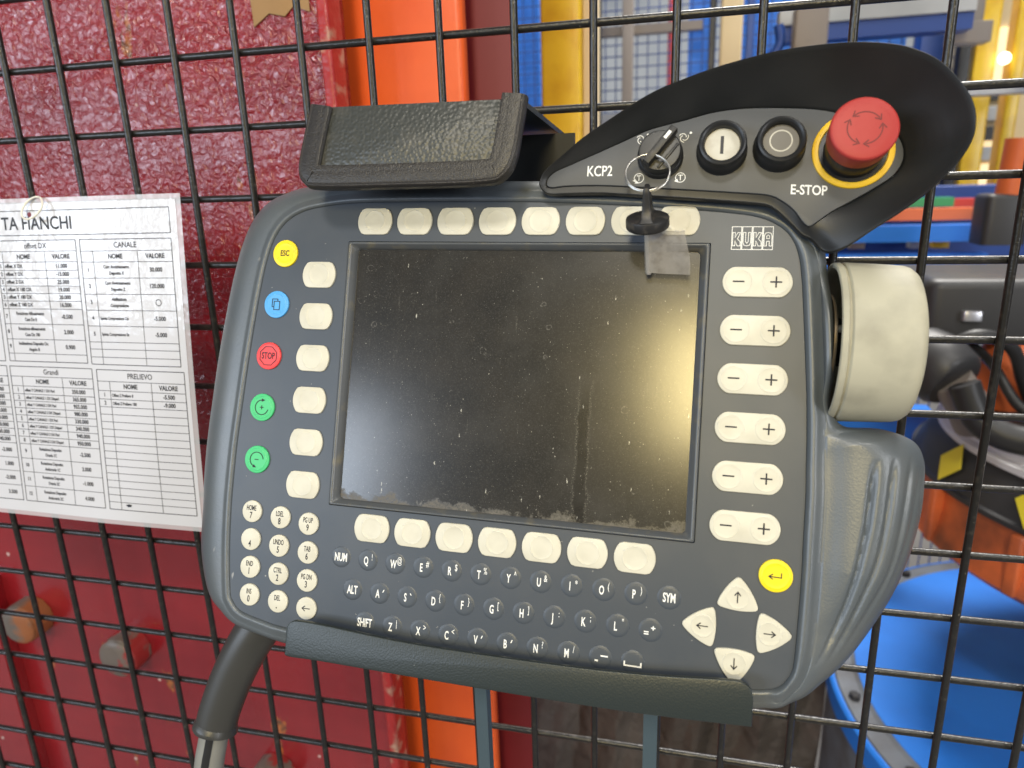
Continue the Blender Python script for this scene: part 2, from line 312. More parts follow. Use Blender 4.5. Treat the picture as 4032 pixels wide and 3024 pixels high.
# ------------------------------------------------------------------ mesh helpers (all lengths in millimetres)
class MB:
    def __init__(self): self.v = []; self.f = []
    def loop(self, pts):
        i = len(self.v); self.v += [tuple(p) for p in pts]; return list(range(i, i + len(pts)))
    def bridge(self, a, b, closed=True):
        n = len(a)
        for i in range(n if closed else n - 1):
            j = (i + 1) % n; self.f.append((a[i], a[j], b[j], b[i]))
    def cap(self, a, flip=False): self.f.append(tuple(reversed(a)) if flip else tuple(a))
    def box(self, x0, x1, y0, y1, z0, z1):
        a = self.loop([(x0, y0, z0), (x1, y0, z0), (x1, y1, z0), (x0, y1, z0)])
        b = self.loop([(x0, y0, z1), (x1, y0, z1), (x1, y1, z1), (x0, y1, z1)])
        self.bridge(a, b); self.cap(a, True); self.cap(b)
    def slab(self, out, z0, z1, bev=0.3, steps=2, bottom=True):
        """solid with outline `out` (counter-clockwise) and a rounded upper edge"""
        rings = [self.loop([(x, y, z0) for x, y in out])]
        for k in range(steps + 1):
            a = math.pi / 2 * k / steps
            o = inset(out, bev * (1 - math.cos(a)))
            rings.append(self.loop([(x, y, z1 - bev + bev * math.sin(a)) for x, y in o]))
        for a, b in zip(rings, rings[1:]): self.bridge(a, b)
        self.cap(rings[-1])
        if bottom: self.cap(rings[0], True)
    def lathe(self, prof, c=(0, 0, 0), axis='z', n=48, cap0=True, cap1=True):
        """prof = [(radius, height along the axis)]"""
        rings = []
        for r, h in prof:
            P = []
            for i in range(n):
                t = 2 * math.pi * i / n; a, b = r * math.cos(t), r * math.sin(t)
                P.append({'z': (c[0] + a, c[1] + b, c[2] + h), 'x': (c[0] + h, c[1] + a, c[2] + b), 'y': (c[0] + b, c[1] + h, c[2] + a)}[axis])
            rings.append(self.loop(P))
        for a, b in zip(rings, rings[1:]): self.bridge(a, b)
        if cap0: self.cap(rings[0], True)
        if cap1: self.cap(rings[-1])
    def tube(self, path, rad, n=12, caps=True):
        P = [Vector(p) for p in path]; m = len(P)
        rad = rad if isinstance(rad, (list, tuple)) else [rad] * m
        t0 = (P[1] - P[0]).normalized(); u = t0.orthogonal().normalized(); rings = []
        for i in range(m):
            t = ((P[min(i + 1, m - 1)] - P[max(i - 1, 0)])).normalized()
            u = (u - t * u.dot(t)).normalized(); w = t.cross(u)
            rings.append(self.loop([P[i] + (u * math.cos(2 * math.pi * k / n) + w * math.sin(2 * math.pi * k / n)) * rad[i] for k in range(n)]))
        for a, b in zip(rings, rings[1:]): self.bridge(a, b)
        if caps: self.cap(rings[0], True); self.cap(rings[-1])
    def torus(self, c, R, r, ux=(1, 0, 0), uy=(0, 1, 0), a0=0, a1=360, n=64, m=10):
        ux, uy = Vector(ux).normalized(), Vector(uy).normalized(); c = Vector(c)
        full = abs(a1 - a0) >= 360
        k = n if full else n + 1
        P = [c + (ux * math.cos(math.radians(a0 + (a1 - a0) * i / n)) + uy * math.sin(math.radians(a0 + (a1 - a0) * i / n))) * R for i in range(k)]
        nz = ux.cross(uy); rings = []
        for p in P:
            d = (p - c).normalized()
            rings.append(self.loop([p + (d * math.cos(2 * math.pi * j / m) + nz * math.sin(2 * math.pi * j / m)) * r for j in range(m)]))
        for i in range(n if full else n): self.bridge(rings[i], rings[(i + 1) % k])
        if not full: self.cap(rings[0], True); self.cap(rings[-1])
    def stroke(self, pts, w, z=0.0, closed=False):
        """flat printed line of width w through 2-D points"""
        P = [Vector((p[0], p[1])) for p in pts]; n = len(P); L, R = [], []
        for i in range(n):
            if closed: a, b = P[i - 1], P[(i + 1) % n]
            else: a, b = P[max(i - 1, 0)], P[min(i + 1, n - 1)]
            d1 = (P[i] - a); d2 = (b - P[i])
            d1 = d1.normalized() if d1.length > 1e-6 else d2.normalized()
            d2 = d2.normalized() if d2.length > 1e-6 else d1
            t = (d1 + d2); t = t.normalized() if t.length > 1e-6 else d1
            nn = Vector((-t.y, t.x)); k = 1 / max(0.45, abs(nn.dot(Vector((-d1.y, d1.x)))))
            L.append(P[i] + nn * w / 2 * k); R.append(P[i] - nn * w / 2 * k)
        a = self.loop([(p.x, p.y, z) for p in R]); b = self.loop([(p.x, p.y, z) for p in L])
        self.bridge(a, b, closed)
    def poly(self, pts, z=0.0): self.cap(self.loop([(p[0], p[1], z) for p in pts]))
    def build(self, name, material, parent=None, smooth=35, xf=None):
        me = bpy.data.meshes.new(name)
        me.from_pydata([tuple(c * MM for c in (xf(p) if xf else p)) for p in self.v], [], self.f)
        me.update(); me.validate()
        return link(name, me, material, parent, smooth)
def link(name, me, material, parent=None, smooth=35):
    if material is not None and not me.materials: me.materials.append(material)
    if smooth:
        me.shade_smooth()
        me.set_sharp_from_angle(angle=math.radians(smooth))
    o = bpy.data.objects.new(name, me); COL.objects.link(o)
    if parent: o.parent = parent
    return o
def inset(out, d):
    n = len(out); R = []
    for i in range(n):
        a, p, b = Vector(out[i - 1]), Vector(out[i]), Vector(out[(i + 1) % n])
        e1, e2 = (p - a).normalized(), (b - p).normalized()
        n1, n2 = Vector((-e1.y, e1.x)), Vector((-e2.y, e2.x)); nn = (n1 + n2)
        nn = nn.normalized() if nn.length > 1e-6 else n1
        k = d / max(0.5, nn.dot(n1)); q = p + nn * k; R.append((q.x, q.y))
    return R
def circle(c, r, n=32): return [(c[0] + r * math.cos(2 * math.pi * i / n), c[1] + r * math.sin(2 * math.pi * i / n)) for i in range(n)]
def arc(c, r, a0, a1, n=20): return [(c[0] + r * math.cos(math.radians(a0 + (a1 - a0) * i / n)), c[1] + r * math.sin(math.radians(a0 + (a1 - a0) * i / n))) for i in range(n + 1)]
def rrect(x0, x1, y0, y1, r, k=5):
    P = []
    for cx, cy, a in ((x1 - r, y1 - r, 0), (x0 + r, y1 - r, 90), (x0 + r, y0 + r, 180), (x1 - r, y0 + r, 270)):
        P += arc((cx, cy), r, a, a + 90, k)
    return P
def chaikin(P, n=2):
    for _ in range(n):
        Q = []
        for i in range(len(P)):
            a, b = Vector(P[i]), Vector(P[(i + 1) % len(P)])
            Q += [tuple(a * .75 + b * .25), tuple(a * .25 + b * .75)]
        P = Q
    return P
def catmull(P, per=8, closed=True):
    n = len(P); R = []
    for i in range(n if closed else n - 1):
        g = lambda k: Vector(P[k % n]) if closed else Vector(P[min(max(k, 0), n - 1)])
        a, b, c, d = g(i - 1), g(i), g(i + 1), g(i + 2)
        for s in range(per):
            t = s / per
            R.append(tuple(0.5 * ((2 * b) + (c - a) * t + (2 * a - 5 * b + 4 * c - d) * t * t + (3 * b - a - 3 * c + d) * t ** 3)))
    if not closed: R.append(tuple(P[-1]))
    return R
_tc = {}
def glyphs(txt, bold):
    k = (txt, bold)
    if k not in _tc:
        c = bpy.data.curves.new('text', 'FONT'); c.body = txt; c.size = 1; c.resolution_u = 3; c.offset = bold; c.fill_mode = 'FRONT'
        o = bpy.data.objects.new('text', c); me = bpy.data.meshes.new_from_object(o)
        v = [tuple(x.co) for x in me.vertices]; f = [tuple(p.vertices) for p in me.polygons]
        bpy.data.objects.remove(o); bpy.data.curves.remove(c); bpy.data.meshes.remove(me)
        _tc[k] = (v, f)
    return _tc[k]
CAP = max(v[1] for v in glyphs('H', 0)[0])
def text(mb, txt, x, y, cap, xs=0.7, z=0.0, align='c', bold=0.0, width=None, slant=0.0):
    """lay the outline of txt on mb: (x, y) = middle (or left/right end) of the base line, cap = capital height in mm"""
    v, f = glyphs(txt, bold)
    if not v: return
    s = cap / CAP; x0 = min(p[0] for p in v); x1 = max(p[0] for p in v)
    sx = s * xs if width is None else width / (x1 - x0)
    ox = {'c': x - (x0 + x1) / 2 * sx, 'l': x - x0 * sx, 'r': x - x1 * sx}[align]
    i = len(mb.v)
    mb.v += [(ox + p[0] * sx + slant * p[1] * s, y + p[1] * s, z) for p in v]
    mb.f += [tuple(k + i for k in q) for q in f]

# ------------------------------------------------------------------ scene-graph helpers
def thing(name, label, cat, group=None, mw=None):
    o = bpy.data.objects.new(name, None); COL.objects.link(o); o.empty_display_size = 0.02
    o['label'] = label; o['category'] = cat
    if group: o['group'] = group
    if mw is not None: o.matrix_world = mw
    return o
def tag(o, label, cat, group=None):
    o['label'] = label; o['category'] = cat
    if group: o['group'] = group
    return o

# pendant face frame: x right, y up, z out of the face; origin at the upper left corner of the screen bezel
PM = Matrix(((0.9996894, 0.0213643, -0.0128321, 0.2528836), (-0.0191482, 0.3288856, -0.9441756, -0.0730309),
             (-0.0159514, 0.9441281, 0.3291926, -0.0998428), (0, 0, 0, 1)))

# ================================================================== TEACH PENDANT
pend = thing('teach_pendant', 'grey robot teach pendant with dark dusty screen and cream keys hanging on the wire fence', 'teach pendant', mw=PM)
RIM = [((-51.7, -132.7), (-79, -132)), ((-51.8, -118), (-80, -117)), ((-51.4, -100), (-80, -99)), ((-50.3, -82), (-79, -80)),
       ((-48.9, -61), (-77.5, -57)), ((-47.2, -41), (-75, -34)), ((-45.2, -22.5), (-72, -13)), ((-43.1, -9.3), (-68, 4)),
       ((-39.8, 1.5), (-62, 17)), ((-34.1, 9.5), (-53, 25.5)), ((-25.7, 14.5), (-38, 31)), ((-14.8, 16.9), (-22, 33)),
       ((-0.3, 18.4), (-2, 33)), ((21.1, 18.8), (21, 32.5)), ((55.3, 18.7), (55.3, 32.5)), ((87.9, 18.2), (88, 32)),
       ((114.8, 17.1), (115.5, 31)), ((138.8, 15.7), (140, 29.5)), ((158, 14.2), (160, 28)), ((173, 12.7), (176, 26)),
       ((183.2, 11.1), (188, 24)), ((190.5, 8.2), (198, 20)), ((196.1, 3.6), (206, 13)), ((199.6, -3.4), (211, 3)),
       ((201.5, -13.8), (212.8, -10)), ((203.2, -32.6), (215.6, -32)), ((204.7, -51.2), (216.6, -52)), ((205.5, -62), (216.0, -64)),
       ((205.9, -69.7), (218.5, -69.5)), ((206.1, -74), (224, -72.5)), ((206.3, -79), (238, -72.5)), ((206.5, -86), (250, -76.5)),
       ((206.6, -92), (254.3, -84)), ((206.9, -99), (254.8, -94)), ((206.9, -107.5), (253.9, -107)), ((206.8, -120), (250.5, -123)),
       ((206.8, -131.7), (245, -139)), ((206.3, -149.9), (236, -156.5)), ((205.9, -160), (226, -171)), ((205.4, -168), (214, -182)),
       ((204.2, -171.8), (207, -185.5)), ((201.5, -175.8), (202, -187.5)), ((196.9, -178.2), (197, -189)), ((185, -180), (185, -191)),
       ((150, -183), (150, -194)), ((100, -185.5), (100, -196.5)), ((50, -185.5), (50, -196.5)), ((10, -184.8), (10, -196)),
       ((-18.6, -183.2), (-19, -194)), ((-30.2, -181.5), (-33, -192)), ((-42, -178.7), (-48, -189.5)), ((-47, -174.3), (-60, -184.5)),
       ((-48.7, -169.4), (-71, -175)), ((-50.7, -151.3), (-78, -155))]
PER = 18
r_in = catmull([a for a, b in RIM], PER); r_out = catmull([b for a, b in RIM], PER)
GROOVES = [[(232.5, -84), (231.0, -88.2), (229.6, -106), (229, -112.2), (226, -130.7), (221.7, -147), (216.1, -162.4), (213, -168)],
           [(239.5, -83), (238.2, -86.4), (236.4, -108.3), (234.1, -123.7), (229.7, -137.6), (224.7, -151.5), (220, -161.8), (217, -167)],
           [(245.9, -82), (245.3, -85), (242.5, -110.8), (239.3, -128), (232.7, -143.2), (226.2, -156.7), (222, -164)],
           [(250.3, -84), (249.6, -88), (248.4, -98), (246.3, -112.7), (242.4, -128), (237, -142)]]
GROOVES = [catmull([(x, y) for x, y in g], 6, False) for g in GROOVES]
def groove_depth(x, y):
    if x < 205 or y > -80: return 0
    d = 0
    for gi, g in enumerate(GROOVES):
        if not (g[-1][1] < y < g[0][1]): continue
        for a, b in zip(g, g[1:]):
            if b[1] <= y <= a[1]:
                gx = b[0] + (a[0] - b[0]) * (y - b[1]) / max(1e-6, a[1] - b[1]); sl = (a[0] - b[0]) / max(1e-6, a[1] - b[1]); break
        m = (x - gx) / math.sqrt(1 + sl * sl)
        end = min(1.0, max(0.0, (g[0][1] - y) / 10)) * min(1.0, max(0.0, (y - g[-1][1]) / 22))
        d = max(d, (1.9, 1.8, 1.1, 0.8)[gi] * end * math.exp(-(m / (0.8 if m < 0 else 1.4)) ** 2))
    return d
def housing():
    mb = MB(); prof_rows = []
    NR = 84
    cols = []
    for (ix, iy), (ox, oy) in zip(r_in, r_out):
        w = math.hypot(ox - ix, oy - iy); ux, uy = (ox - ix) / w, (oy - iy) / w
        k = max(0.0, min(1.0, (ix - 196) / 6)); k = k * k * (3 - 2 * k)   # the bead beside the face is bigger along the right side
        be = 5 + 2.2 * k * min(1, (w - 8) / 4); r = min(w - be, 24.0); rz = min(22.0, 1.5 * r + 5)
        swell = 6.0 * math.exp(-((iy + 38) / 17) ** 4) if ix > 195 else 0.0
        crown = 2.4 * min(1, max(0, (w - 29) / 12))
        col = [(-6, -2.2), (-0.2, -2.0), (0.0, -1.2), (0.25, -0.1)] + [(a * be / 5, b * (1 + 1.1 * k)) for a, b in ((0.7, 0.62), (1.2, 0.95), (1.9, 1.05), (2.6, 0.85), (3.3, 0.48), (4.2, 0.08), (5.0, -0.20))]
        flat = w - r
        for k in range(1, NR + 1):
            t = k / NR
            # flat part then quarter round, sampled by arc length
            fl = max(0.0, flat - be); tot = fl + r * 1.4
            s = t * tot
            if s < fl: d = be + s; z = -0.25
            else:
                ph = (s - fl) / (r * 1.4) * math.pi / 2
                d = flat + r * math.sin(ph); z = -0.25 - rz * (1 - math.cos(ph))
            z += crown * (math.sin(math.pi * min(1, d / w)) ** 2 - 0.25 * math.exp(-((d - 9) / 5) ** 2)) + swell * max(0, min(1, (d - 2) / 7))
            col.append((d, z))
        zl = col[-1][1]
        col += [(w - 0.3, zl - 5), (w - 2, min(zl - 9, -33)), (w - 7, -40), (w - 16, -43)]
        cols.append([(ix + ux * d, iy + uy * d, z) for d, z in col])
    rings = []
    for k in range(len(cols[0])):
        rings.append(mb.loop([(c[k][0], c[k][1], c[k][2] - (groove_depth(c[k][0], c[k][1]) if k > 13 else 0)) for c in cols]))
    for a, b in zip(rings, rings[1:]): mb.bridge(b, a)
    mb.cap(rings[-1])
    return mb.build('housing', M['housing'], pend, smooth=60)
housing()

# membrane sheet with the screen opening
def membrane():
    bm = bmesh.new()
    out = inset(r_in[::3], -0.0); out = [p for p in out]
    hole = rrect(-0.3, 165.6, -124.3, 0.3, 0.6, 2)
    edges = []
    for lp in (out, hole):
        vs = [bm.verts.new((x * MM, y * MM, 0)) for x, y in lp]
        edges += [bm.edges.new((vs[i], vs[(i + 1) % len(vs)])) for i in range(len(vs))]
    bmesh.ops.triangle_fill(bm, use_beauty=True, edges=edges)
    for f in bm.faces:
        if f.normal.z < 0: f.normal_flip()
    top = list(bm.faces)
    ex = bmesh.ops.extrude_face_region(bm, geom=top)
    # keep the upper sheet, push the copy down for thickness
    for g in ex['geom']:
        if isinstance(g, bmesh.types.BMVert): g.co.z -= 1.4 * MM
    bmesh.ops.recalc_face_normals(bm, faces=bm.faces)
    me = bpy.data.meshes.new('face_membrane'); bm.to_mesh(me); bm.free()
    return link('face_membrane', me, M['membrane'], pend, 30)
membrane()

# screen bezel and glass
mb = MB(); rings = []
for dx, z, r in ((0.0, -2.5, 0.6), (0.0, 0.35, 0.6), (0.35, 0.95, 0.8), (0.9, 1.15, 0.9), (1.5, 0.9, 1.0), (1.9, 0.3, 1.2), (2.6, -0.5, 1.5), (3.4, -1.6, 1.8), (3.75, -2.4, 2.0), (3.9, -4.0, 2.0)):
    rings.append(mb.loop([(x, y, z) for x, y in rrect(dx, 165.3 - dx, -124 + dx * 0.74, -dx * 0.77, r, 5)]))
for a, b in zip(rings, rings[1:]): mb.bridge(a, b)
mb.build('screen_bezel', M['bezel'], pend, 50)
mb = MB(); mb.slab(rrect(3.2, 162.1, -121.8, -2.4, 1.5, 3), -5, -2.9, 0.05, 1); mb.build('screen_glass', M['screen'], pend)

# ---------------- keys
def keycap(name, outline, material, h=0.9, bev=0.35, ring=None):
    mb = MB(); mb.slab(outline, -0.5, h, bev, 3)
    if ring:
        for (c, r) in ring:
            rr = []
            for rad, z in ((r + 0.5, h + 0.004), (r + 0.2, h + 0.12), (r, h + 0.15), (r - 0.25, h + 0.12), (r - 0.7, h + 0.04), (r - 1.6, h + 0.03)):
                rr.append(mb.loop([(x, y, z) for x, y in circle(c, rad, 40)]))
            for a, b in zip(rr, rr[1:]): mb.bridge(a, b)
            mb.cap(rr[-1])
    return mb.build(name, material, pend, 40)
def legend(parent, fn, material, name='legend'):
    mb = MB(); fn(mb); return mb.build(name, material, parent, 0)
def copy_part(o, dx, dy):
    c = o.copy(); COL.objects.link(c); c.parent = pend; c.location = (dx * MM, dy * MM, 0); return c
def soft_outline(cx, cy):
    P = []
    R, hh = 8.65, 6.25
    a = math.degrees(math.asin(hh / R))
    P += arc((0, 0), R, -a + 5, a - 5, 14); P += arc((0, 0), R, 180 - a + 5, 180 + a - 5, 14)
    P = [(x, max(-hh, min(hh, y))) for x, y in P]
    # flat top and bottom with rounded shoulders
    Q = []
    n = 15
    right, left = P[:n], P[n:]
    Q = right + [(4.9, hh - 0.02), (3, hh), (-3, hh), (-4.9, hh - 0.02)] + left + [(-4.9, -hh + 0.02), (-3, -hh), (3, -hh), (4.9, -hh + 0.02)]
    return [(cx + x, cy + y) for x, y in Q]
k0 = keycap('soft_key', soft_outline(0, 0), M['cream'], ring=[((0, 0), 4.9)])
k0.location = (-14.3 * MM, -16.1 * MM, 0)
for i in range(1, 6): copy_part(k0, -14.3, -16.1 - 20.02 * i)
for i in range(8): copy_part(k0, 12.7 + 19.9 * i, 9.6)
for i in range(7): copy_part(k0, 22.5 + 19.87 * i, -132.9)

def rocker_outline(cx, cy):
    hh = 6.2; a = math.degrees(math.asin(hh / 6.6)) - 6
    P = arc((7.1, 0), 6.6, -a, a, 16) + [(8.8, hh), (6, hh), (-6, hh), (-8.8, hh)] + arc((-7.1, 0), 6.6, 180 - a, 180 + a, 16) + [(-8.8, -hh), (-6, -hh), (6, -hh), (8.8, -hh)]
    return [(cx + x, cy + y) for x, y in P]
rk = keycap('rocker_key', rocker_outline(0, 0), M['cream'], ring=[((-7.3, 0), 4.9), ((7.3, 0), 4.9)])
def rock_leg(mb):
    mb.stroke([(-9.6, 0.1), (-5.0, 0.1)], 0.62, 1.06); mb.stroke([(5.0, 0.1), (9.6, 0.1)], 0.62, 1.06); mb.stroke([(7.3, -2.2), (7.3, 2.4)], 0.62, 1.064)
rl = legend(rk, rock_leg, M['ink'], 'plus_minus_mark')
rk.location = (184.6 * MM, -15.98 * MM, 0)
for i in range(1, 6):
    c = copy_part(rk, 184.6, -15.98 - 19.95 * i); g = rl.copy(); COL.objects.link(g); g.parent = c

def round_key(name, x, y, r, material, h=0.9, ring=None):
    return keycap(name, circle((x, y), r, 40), material, h, 0.35, ring=[((x, y), ring)] if ring else None)
ZL = 1.10
def arrow(mb, x, y, ang, L, hd, w, z=ZL):
    c, s = math.cos(math.radians(ang)), math.sin(math.radians(ang))
    f = lambda a, b: (x + a * c - b * s, y + a * s + b * c)
    mb.stroke([f(-L / 2, 0), f(L / 2 - 0.2, 0)], w, z); mb.stroke([f(L / 2 - hd, hd * .8), f(L / 2, 0), f(L / 2 - hd, -hd * .8)], w, z + 0.004)
k = round_key('escape_key', -33.2, -6.0, 6.6, M['yellow_key'], ring=4.9); k['label'] = 'yellow round ESC key'
legend(k, lambda mb: text(mb, 'ESC', -33.2, -7.2, 2.6, z=ZL, width=4.6, bold=0.015), M['ink'])
k = round_key('window_key', -35.8, -31.0, 6.6, M['blue_key'], ring=4.9); k['label'] = 'blue round window selection key'
def cp(mb):
    mb.stroke([(-36.9, -32.2), (-37.9, -32.2), (-37.9, -28.4), (-35.0, -28.4), (-35.0, -29.4)], 0.35, ZL)
    mb.stroke([(-36.9, -29.5), (-33.9, -29.5), (-33.9, -33.6), (-36.9, -33.6)], 0.35, ZL, True)
legend(k, cp, M['ink'])
k = round_key('stop_key', -37.8, -56.1, 6.6, M['red_key'], ring=5.6); k['label'] = 'red round STOP key'
def st(mb):
    mb.stroke([(-37.8 + 4.75 * math.cos(math.radians(22.5 + 45 * i)), -56.1 + 4.75 * math.sin(math.radians(22.5 + 45 * i))) for i in range(8)], 0.35, ZL, True)
    text(mb, 'STOP', -37.8, -57.5, 3.0, z=ZL + .004, width=7.0, bold=0.015)
legend(k, st, M['ink'])
def rot_key(x, y, sign, a0, a1, lab):
    k = round_key('start_key', x, y, 6.6, M['green_key'], ring=4.9); k['label'] = lab
    def fn(mb):
        mb.stroke(arc((x, y), 3.5, a0, a1, 26), 0.38, ZL)
        e = math.radians(a1); t = e + (math.pi / 2 if a1 > a0 else -math.pi / 2)
        px, py = x + 3.5 * math.cos(e), y + 3.5 * math.sin(e)
        d = Vector((math.cos(t), math.sin(t))); n = Vector((-d.y, d.x)); p = Vector((px, py))
        mb.poly([p + n * 0.8 - d * .2, p + d * 1.7, p - n * 0.8 - d * .2][::-1], ZL + .004)
        mb.stroke([(x - 1, y), (x + 1, y)], 0.38, ZL)
        if sign > 0: mb.stroke([(x, y - 1), (x, y + 1)], 0.38, ZL + .004)
    legend(k, fn, M['ink'])
rot_key(-39.1, -81.1, 1, -15, -270, 'green round key with clockwise arrow and plus')
rot_key(-39.6, -106.2, -1, 5, 245, 'green round key with turning arrow and minus')

NUM = [('HOME', '7'), ('LDEL', '8'), ('PG UP', '9'), ('', '4'), ('UNDO', '5'), ('TAB', '6'), ('END', '1'), ('CTRL', '2'), ('PG DN', '3'), ('INS', '0'), ('DEL', '.'), ('<', '')]
NXY = [(-40.0, -131.1), (-24.6, -132.5), (-9.6, -134.0), (-39.5, -144.3), (-24.2, -145.8), (-8.9, -147.3), (-38.7, -157.4), (-23.4, -158.9), (-8.2, -160.2), (-37.8, -170.4), (-22.5, -171.7), (-7.4, -173.0)]
for (a, d), (x, y) in zip(NUM, NXY):
    k = round_key('number_key', x, y, 5.2, M['cream'], 0.9)
    k['label'] = 'cream round keypad key' + (' marked ' + (a + ' ' + d).strip() if a != '<' else ' with a left arrow')
    def fn(mb, a=a, d=d, x=x, y=y):
        if a == '<': arrow(mb, x, y, 180, 4.0, 1.5, 0.42, 0.98); return
        if a: text(mb, a, x - 0.2, y + 0.55, 2.35, 0.54, z=0.98, bold=0.016)
        if d == '.': mb.poly(circle((x - 0.3, y - 2.9), 0.32, 10), 0.98)
        elif d: text(mb, d, x - 0.2, y - 3.2 if a else y - 3.4, 2.9, 0.64, z=0.98, bold=0.016)
    legend(k, fn, M['ink'])

K1 = ['NUM', 'Q!', 'W@', 'E#', 'R$', 'T%', 'Y^', 'U&', 'I*', 'O(', 'P)', 'SYM']
K2 = ['ALT', "A'", 'S`', 'D{', 'F}', 'G[', 'H]', 'J:', 'K;', 'L"', '=+']
K3 = ['SHIFT', 'Z|', 'X>', 'C<', 'V,', "B'", 'N?', 'M/', '.-', '_']
def dome_key():
    mb = MB(); mb.lathe([(5.0, -0.1), (4.8, 0.02), (4.5, 0.09), (4.1, 0.18), (3.6, 0.23), (2.6, 0.24)], n=36, cap0=False); return mb
dk = None
for row, x0, dx, y in ((K1, 8.1, 13.5, -147.5), (K2, 15.0, 13.48, -161.6), (K3, 22.3, 13.45, -175.6)):
    for i, s in enumerate(row):
        x = x0 + dx * i; yy = y
        if dk is None: dk = dome_key().build('letter_key', M['key_foil'], pend, 50); o = dk; o.location = (x * MM, yy * MM, 0)
        else: o = copy_part(dk, x, yy)
        o['label'] = 'dark grey raised keyboard key with white lettering'
        def fn(mb, s=s):
            z = 0.30
            if len(s) > 2: text(mb, s, 0, -1.8, 3.6, 0.54, z=z, bold=0.024)
            elif s == '_': mb.stroke([(-3.4, 0.2), (-3.4, -1.6), (3.4, -1.6), (3.4, 0.2)], 0.62, z)
            elif s == '.-': mb.stroke([(-2.3, -1.4), (-0.9, -1.4)], 0.7, z); mb.stroke([(0.1, 0.7), (3.2, 0.7)], 0.6, z)
            elif s == '=+':
                for q in (-1.7, -0.8): mb.stroke([(-2.6, q), (-0.7, q)], 0.5, z)
                mb.stroke([(0.2, 0.9), (2.0, 0.9)], 0.45, z); mb.stroke([(1.1, 0.0), (1.1, 1.8)], 0.45, z + .004)
            else:
                text(mb, s[0], -0.8, -2.0, 3.5, 0.54, z=z, bold=0.022)
                sup = s[1]
                if sup in "'`,": mb.stroke([(1.6, 0.5), (2.2, 1.8)] if sup != '`' else [(1.4, 1.8), (2.0, 0.9)], 0.42, z)
                elif sup == '*': text(mb, sup, 1.9, -0.3, 2.6, 0.7, z=z, bold=0.01)
                else: text(mb, sup, 2.1, 0.2, 2.8, 0.60, z=z, bold=0.004)
        legend(o, fn, M['white_ink'])

k = round_key('enter_key', 197.3, -133.65, 6.5, M['yellow_key'], ring=5.0); k['label'] = 'yellow round enter key with bent arrow'
def en(mb):
    mb.stroke([(199.4, -132.3), (199.4, -134.2), (194.9, -134.0)], 0.4, ZL); mb.stroke([(196.2, -133.0), (194.7, -134.0), (196.2, -135.0)], 0.4, ZL + .004)
legend(k, en, M['ink'])
def tri_key(V, c, ang, lab):
    P = []
    for i in range(3):
        a, b = Vector(V[i]), Vector(V[(i + 1) % 3]); mid = (a + b) / 2; out = (mid - Vector(c)).normalized()
        for t in (0.06, 0.22, 0.4, 0.6, 0.78, 0.94):
            q = a.lerp(b, t) + out * 1.15 * 4 * t * (1 - t); P.append((q.x, q.y))
    P = chaikin(P, 2)
    area = sum(P[i - 1][0] * P[i][1] - P[i][0] * P[i - 1][1] for i in range(len(P)))
    if area < 0: P.reverse()
    k = keycap('arrow_key', P, M['cream'], ring=[(c, 4.3)]); k['label'] = lab
    legend(k, lambda mb: arrow(mb, c[0], c[1], ang, 4.4, 1.5, 0.42), M['ink'])
tri_key([(183.4, -135.3), (191.7, -148.4), (175.2, -147.8)], (183.3, -143.9), 90, 'cream triangular key with up arrow')
tri_key([(161.7, -156.9), (174.6, -148.7), (174.4, -165.1)], (170.3, -156.9), 180, 'cream triangular key with left arrow')
tri_key([(204.9, -156.7), (192.2, -148.6), (192.0, -165.0)], (196.0, -156.7), 0, 'cream triangular key with right arrow')
tri_key([(183.4, -178.6), (175.0, -165.2), (191.3, -165.8)], (183.2, -170.1), -90, 'cream triangular key with down arrow')

# maker's mark: four outlined cells with outlined letters
mb = MB()
for i in range(4):
    x0 = 173.75 + 4.12 * i; x1 = x0 + 3.75
    mb.stroke([(x0, -2.4), (x1, -2.4), (x1, 7.1), (x0, 7.1)], 0.26, 0.06, True)
def outl(pts, x): mb.stroke([(x + p[0] * 3.0, -0.9 + p[1] * 5.6) for p in pts], 0.24, 0.066, True)
Kp = [(.0, 0), (.3, 0), (.3, .38), (.62, 0), (1, 0), (1, .3), (.62, .52), (1, .98), (.66, 1), (.3, .62), (.3, 1), (0, 1)]
Up = [(0, 1), (0, .25), (.15, .05), (.5, 0), (.85, .05), (1, .25), (1, 1), (.68, 1), (.68, .32), (.5, .2), (.32, .32), (.32, 1)]
Ap = [(0, 0), (.32, 0), (.32, .35), (.68, .35), (.68, 0), (1, 0), (1, .75), (.85, .95), (.5, 1), (.15, .95), (0, .75)]
for i, g in enumerate((Kp, Up, Kp, Ap)): outl(g, 174.12 + 4.12 * i)
mb.stroke([(174.12 + 12.36 + 3 * a, -0.9 + 5.6 * b) for a, b in ((.32, .55), (.68, .55), (.68, .75), (.5, .82), (.32, .75))], 0.2, 0.07, True)
mb.build('maker_mark', M['white_ink'], pend, 0)

